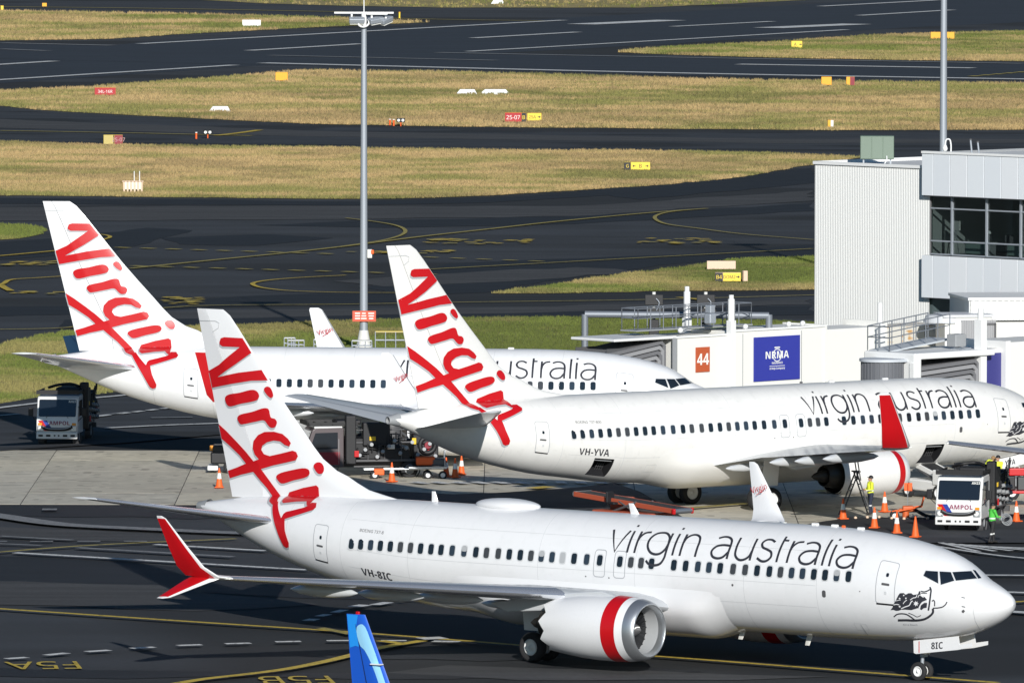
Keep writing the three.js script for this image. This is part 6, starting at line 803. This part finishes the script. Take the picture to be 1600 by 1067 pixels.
  const hd = V3(...head), fc = V3(...J.face), sdv = V3(...J.side); for (const s of [-1, 1]) { const e = new THREE.SphereGeometry(0.011, 8, 6); const p = hd.clone().addScaledVector(fc, 0.093).addScaledVector(sdv, s * 0.034); e.translate(p.x, p.y + 0.01, p.z); extra.push(withCol(e, [0.03, 0.02, 0.02])); const ear = new THREE.SphereGeometry(0.024, 8, 6); const q = hd.clone().addScaledVector(sdv, s * 0.095); ear.translate(q.x, q.y - 0.01, q.z); extra.push(withCol(ear, PC.skin)); } const mo = bx(0.006, 0.008, 0.05, 0, 0, 0, Math.atan2(-J.face[2], J.face[0])); const mp = hd.clone().addScaledVector(fc, 0.105); mo.translate(mp.x, mp.y - 0.065, mp.z); extra.push(withCol(mo, [0.25, 0.08, 0.07]));
  const P = thing('person', label, 'person', pos, turn, 'ground crew'); const m = M('body', mergeGeometries([g, ...extra]), bodyMat, P);
  const cap = (() => { const c = new THREE.SphereGeometry(0.112, 18, 10, 0, 6.283, 0, 1.75); c.translate(head[0] - J.face[0] * 0.012, head[1] + 0.03, head[2] - J.face[2] * 0.012); const list = [c]; if (opt.cap) { const b = new THREE.CylinderGeometry(0.1, 0.1, 0.014, 18); b.scale(1, 1, 0.9); b.translate(head[0] + J.face[0] * 0.075, head[1] + 0.055, head[2] + J.face[2] * 0.075); list.push(b); } return join(list); })(); M(opt.cap ? 'cap' : 'hair', cap, opt.hat || std(0.03, 0.024, 0.02, 0.9), P); return P;
}
const stand = (o = {}) => ({ pel: [0, 0.94, 0], chest: [0.02, 1.32, 0], neck: [0.02, 1.46, 0], head: [0.04, 1.62, 0], face: [1, 0, 0], side: [0, 0, 1], sh: [[0.01, 1.4, -0.18], [0.01, 1.4, 0.18]], el: [[-0.02, 1.12, -0.24], [-0.02, 1.12, 0.24]], wr: [[0.1, 0.9, -0.24], [0.1, 0.9, 0.24]], ha: [[0.15, 0.82, -0.23], [0.15, 0.82, 0.23]], kn: [[0.03, 0.5, -0.1], [0.03, 0.5, 0.1]], an: [[-0.01, 0.085, -0.11], [-0.01, 0.085, 0.11]], ...o });
const up = (g, y = 0.06) => { g.y = y; return g; };
figure('worker in yellow vest and cap looking up at the middle airliner engine', up(G(1361, 806)), Math.PI + 0.35, stand({ head: [0.0, 1.62, 0], el: [[0.06, 1.14, -0.25], [0.06, 1.14, 0.25]], wr: [[0.27, 1.1, -0.16], [0.27, 1.1, 0.16]], ha: [[0.34, 1.13, -0.1], [0.34, 1.13, 0.1]], kn: [[0.06, 0.5, -0.1], [-0.02, 0.5, 0.1]], an: [[0.06, 0.085, -0.11], [-0.12, 0.085, 0.11]] }), 'vest', 'navy', { cap: true, hat: C.black });
const W2 = G(1551, 851); figure('worker in green vest and dark trousers walking beside the sunlit truck', up(W2), 0.5, stand({ el: [[0.12, 1.15, -0.24], [0.12, 1.15, 0.24]], wr: [[0.36, 1.12, -0.16], [0.36, 1.12, 0.2]], ha: [[0.43, 1.13, -0.12], [0.43, 1.13, 0.17]], kn: [[0.12, 0.5, -0.1], [-0.06, 0.5, 0.1]], an: [[0.14, 0.085, -0.11], [-0.22, 0.1, 0.11]] }), 'green', 'black', { hat: C.black });
{ const r = thing('hose_bundle', 'grey coiled hose carried by the worker in the green vest', 'hose', V3(W2.x + 0.62, 1.1, W2.z + 0.05), 0.5); M('coil', join([0, 1, 2, 3].map(k => { const g = new THREE.TorusGeometry(0.27 - k * 0.035, 0.018, 8, 22); g.rotateX(0.35 * k - 0.4); return g; })), C.grey, r); M('coupling', rb(0.14, 0.14, 0.2, -0.28, 0.02, 0, 0.03), C.steel, r); }
const seated = o => stand({ pel: [0, 0.94, 0], chest: [0.05, 1.3, 0], kn: [[0.42, 0.93, -0.12], [0.42, 0.93, 0.12]], an: [[0.45, 0.52, -0.12], [0.45, 0.52, 0.12]], el: [[0.12, 1.12, -0.24], [0.12, 1.12, 0.24]], wr: [[0.34, 1.02, -0.15], [0.34, 1.02, 0.15]], ha: [[0.41, 1.0, -0.12], [0.41, 1.0, 0.12]], ...o });
{ const t = thing('tow_tractor', 'low grey tow tractor carrying the two yellow vested workers behind the truck', 'tractor', G(1552, 786).add(V3(0, 0, -2.2)), 0.1); M('body', join([rb(2.8, 0.6, 1.4, 0, 0.72, 0, 0.08), rb(0.8, 0.5, 1.3, -0.9, 1.2, 0, 0.08)]), C.grey, t); M('seat', rb(1.0, 0.14, 1.2, 0.2, 1.12, 0, 0.04), C.black, t); for (const [x, z] of [[-0.9, -0.6], [-0.9, 0.6], [0.9, -0.6], [0.9, 0.6]]) wheel(t, x, 0.36, z, 0.36, 0.25); M('cowl', rb(0.3, 0.3, 1.2, -1.2, 1.5, 0, 0.06), C.darkgrey, t); }
const tp = G(1552, 786).add(V3(0, 0, -2.2));
figure('seated worker in yellow vest and dark hood behind the sunlit truck', V3(tp.x + 0.35, 0.3, tp.z + 0.3), Math.PI + 0.9, seated(), 'vest', 'navy', { hat: C.black });
figure('worker in yellow vest bending over left of the seated worker', V3(tp.x - 0.25, 0.42, tp.z - 0.2), 0.2, seated({ chest: [0.22, 1.24, 0], neck: [0.32, 1.32, 0], head: [0.42, 1.42, 0], sh: [[0.26, 1.31, -0.18], [0.26, 1.31, 0.18]], el: [[0.42, 1.08, -0.22], [0.42, 1.08, 0.22]], wr: [[0.6, 0.98, -0.14], [0.6, 0.98, 0.14]], ha: [[0.67, 0.96, -0.11], [0.67, 0.96, 0.11]] }), 'vest', 'navy', { hat: std(0.3, 0.18, 0.08, 0.8) });
{ const b = truck3.localToWorld(V3(0.5, 2.67, 0)); truck3.updateMatrixWorld(true); const q = truck3.localToWorld(V3(-0.95, 1.4, -0.45)); figure('worker in yellow vest standing on the deck of the dark truck', q, 2.2, stand({ el: [[0.1, 1.16, -0.24], [0.1, 1.16, 0.24]], wr: [[0.25, 1.34, -0.14], [0.25, 1.34, 0.14]], ha: [[0.3, 1.42, -0.1], [0.3, 1.42, 0.1]] }), 'vest', 'navy', { hat: C.black }); }

// ---------------------------------------------------------------- blue tail of a smaller aircraft in the foreground
{
  const tip = AT(563, 960, -300), th = -0.6, T = thing('blue_tail_aircraft', 'blue tail fin with pale blue leading edge rising from the bottom edge', 'aircraft', V3(tip.x, 0, tip.z), th), h = tip.y;
  const deep = std(0.012, 0.1, 0.55, 0.3, 0, { clearcoat: 0.6 }), mid = std(0.02, 0.3, 0.85, 0.3, 0, { clearcoat: 0.6 }), pale = std(0.3, 0.62, 0.85, 0.3, 0, { clearcoat: 0.6 });
  const le = y => 0.18 + (h - y) * 0.45, te = y => -0.53 + (h - y) * 0.1, hf = (x, y) => { const t = (le(y) - x) / (le(y) - te(y)); return (0.05 + (h - y) * 0.025) * Math.sqrt(Math.max(0.001, Math.min(1, t * 5))) * Math.max(0.04, Math.min(1, (1 - t) * 1.6)); };
  const skinG = (f0, f1, y0, y1) => { const pos = [], idx = [], n = 10, m = 14; for (const s of [1, -1]) for (let j = 0; j <= m; j++) for (let i = 0; i <= n; i++) { const y = y0 + (y1 - y0) * j / m, x = le(y) + (te(y) - le(y)) * (f0 + (f1 - f0) * i / n); pos.push(x, y, s * hf(x, y)); } const q = n + 1, o = q * (m + 1); for (let j = 0; j < m; j++) for (let i = 0; i < n; i++) { const a = j * q + i; idx.push(a, a + q, a + 1, a + 1, a + q, a + q + 1); idx.push(o + a, o + a + 1, o + a + q, o + a + 1, o + a + q + 1, o + a + q); } for (let i = 0; i < n; i++) { const a = m * q + i; idx.push(a, o + a, a + 1, a + 1, o + a, o + a + 1); } return geo(pos, idx); };
  M('fin', skinG(0, 0.58, 2.9, h), deep, T); M('rudder', skinG(0.6, 1, 2.9, h), deep, T);
  const on = (off) => (x, y) => V3(x, y, hf(x, y) + off), fx = (y, f) => le(y) + (te(y) - le(y)) * f;
  M('mid_blue_cap', laid([poly([[fx(h - 0.02, 0.35), h - 0.02], [fx(h - 0.02, 0.97), h - 0.02], [fx(h - 0.8, 0.97), h - 0.8], [fx(h - 1.05, 0.97), h - 1.05], [fx(h - 0.98, 0.75), h - 0.98], [fx(h - 1.0, 0.62), h - 1.0], [fx(h - 0.4, 0.6), h - 0.4], [fx(h - 0.25, 0.5), h - 0.25]])], on(0.008), 0.15), mid, T);
  M('pale_blue_flash', laid([smooth([[fx(h - 0.4, 0.55), h - 0.4], [fx(h - 0.3, 0.22), h - 0.3], [fx(h - 0.9, 0.1), h - 0.9], [fx(h - 2.2, 0.08), h - 2.2], [fx(h - 3.2, 0.06), h - 3.2], [fx(h - 3.2, 0.22), h - 3.2], [fx(h - 2.2, 0.24), h - 2.2], [fx(h - 1.5, 0.3), h - 1.5], [fx(h - 1.1, 0.42), h - 1.1], [fx(h - 0.95, 0.56), h - 0.95]])], on(0.012), 0.15), pale, T);
  M('vane', bx(0.4, 0.03, 0.16, fx(h - 1.5, 0.12), h - 1.5, hf(fx(h - 1.5, 0.12), h - 1.5) + 0.06), C.white, T); M('tip_beacon', rb(0.14, 0.1, 0.08, -0.1, h + 0.04, 0, 0.03), C.red, T);
  M('hinge_line', laid([poly([[fx(h - 0.3, 0.585), h - 0.3], [fx(h - 0.3, 0.6), h - 0.3], [fx(h - 4, 0.6), h - 4], [fx(h - 4, 0.585), h - 4]])], on(0.01), 0.3), C.navy, T);
  M('fuselage', rev([[-15.6, 0.05], [-15.2, 0.5], [-14, 0.95], [-12, 1.15], [-3, 1.15], [0, 0.8], [1.6, 0.25], [1.9, 0.05]], 2.2, 0, 32), cleanSkin, T); for (const s of [1, -1]) M('stabiliser', loft([{ s: -2.2, y: 2.6, l: 0.4, c: 2.0 }, { s: -1.0, y: 3.1, l: 4.4, c: 1.0 }], AIRFOIL, s), deep, T);
  for (const [x, z] of [[7.5, 2.6], [7.5, -2.6], [13.5, 0]]) { const w = wheel(T, x, 0.35, z, 0.35, 0.25); M('strut', R(0, 0, 0, 0, 1.4, 0, 0.08, 8), C.galv, w); } M('wing', loft([{ s: -10, y: 1.7, l: 0.5, c: 2.4 }, { s: -8.8, y: 2.4, l: 10, c: 1.2 }], AIRFOIL, 1), cleanSkin, T); M('wing', loft([{ s: -10, y: 1.7, l: 0.5, c: 2.4 }, { s: -8.8, y: 2.4, l: 10, c: 1.2 }], AIRFOIL, -1), cleanSkin, T);
}
renderer.render(scene, camera);
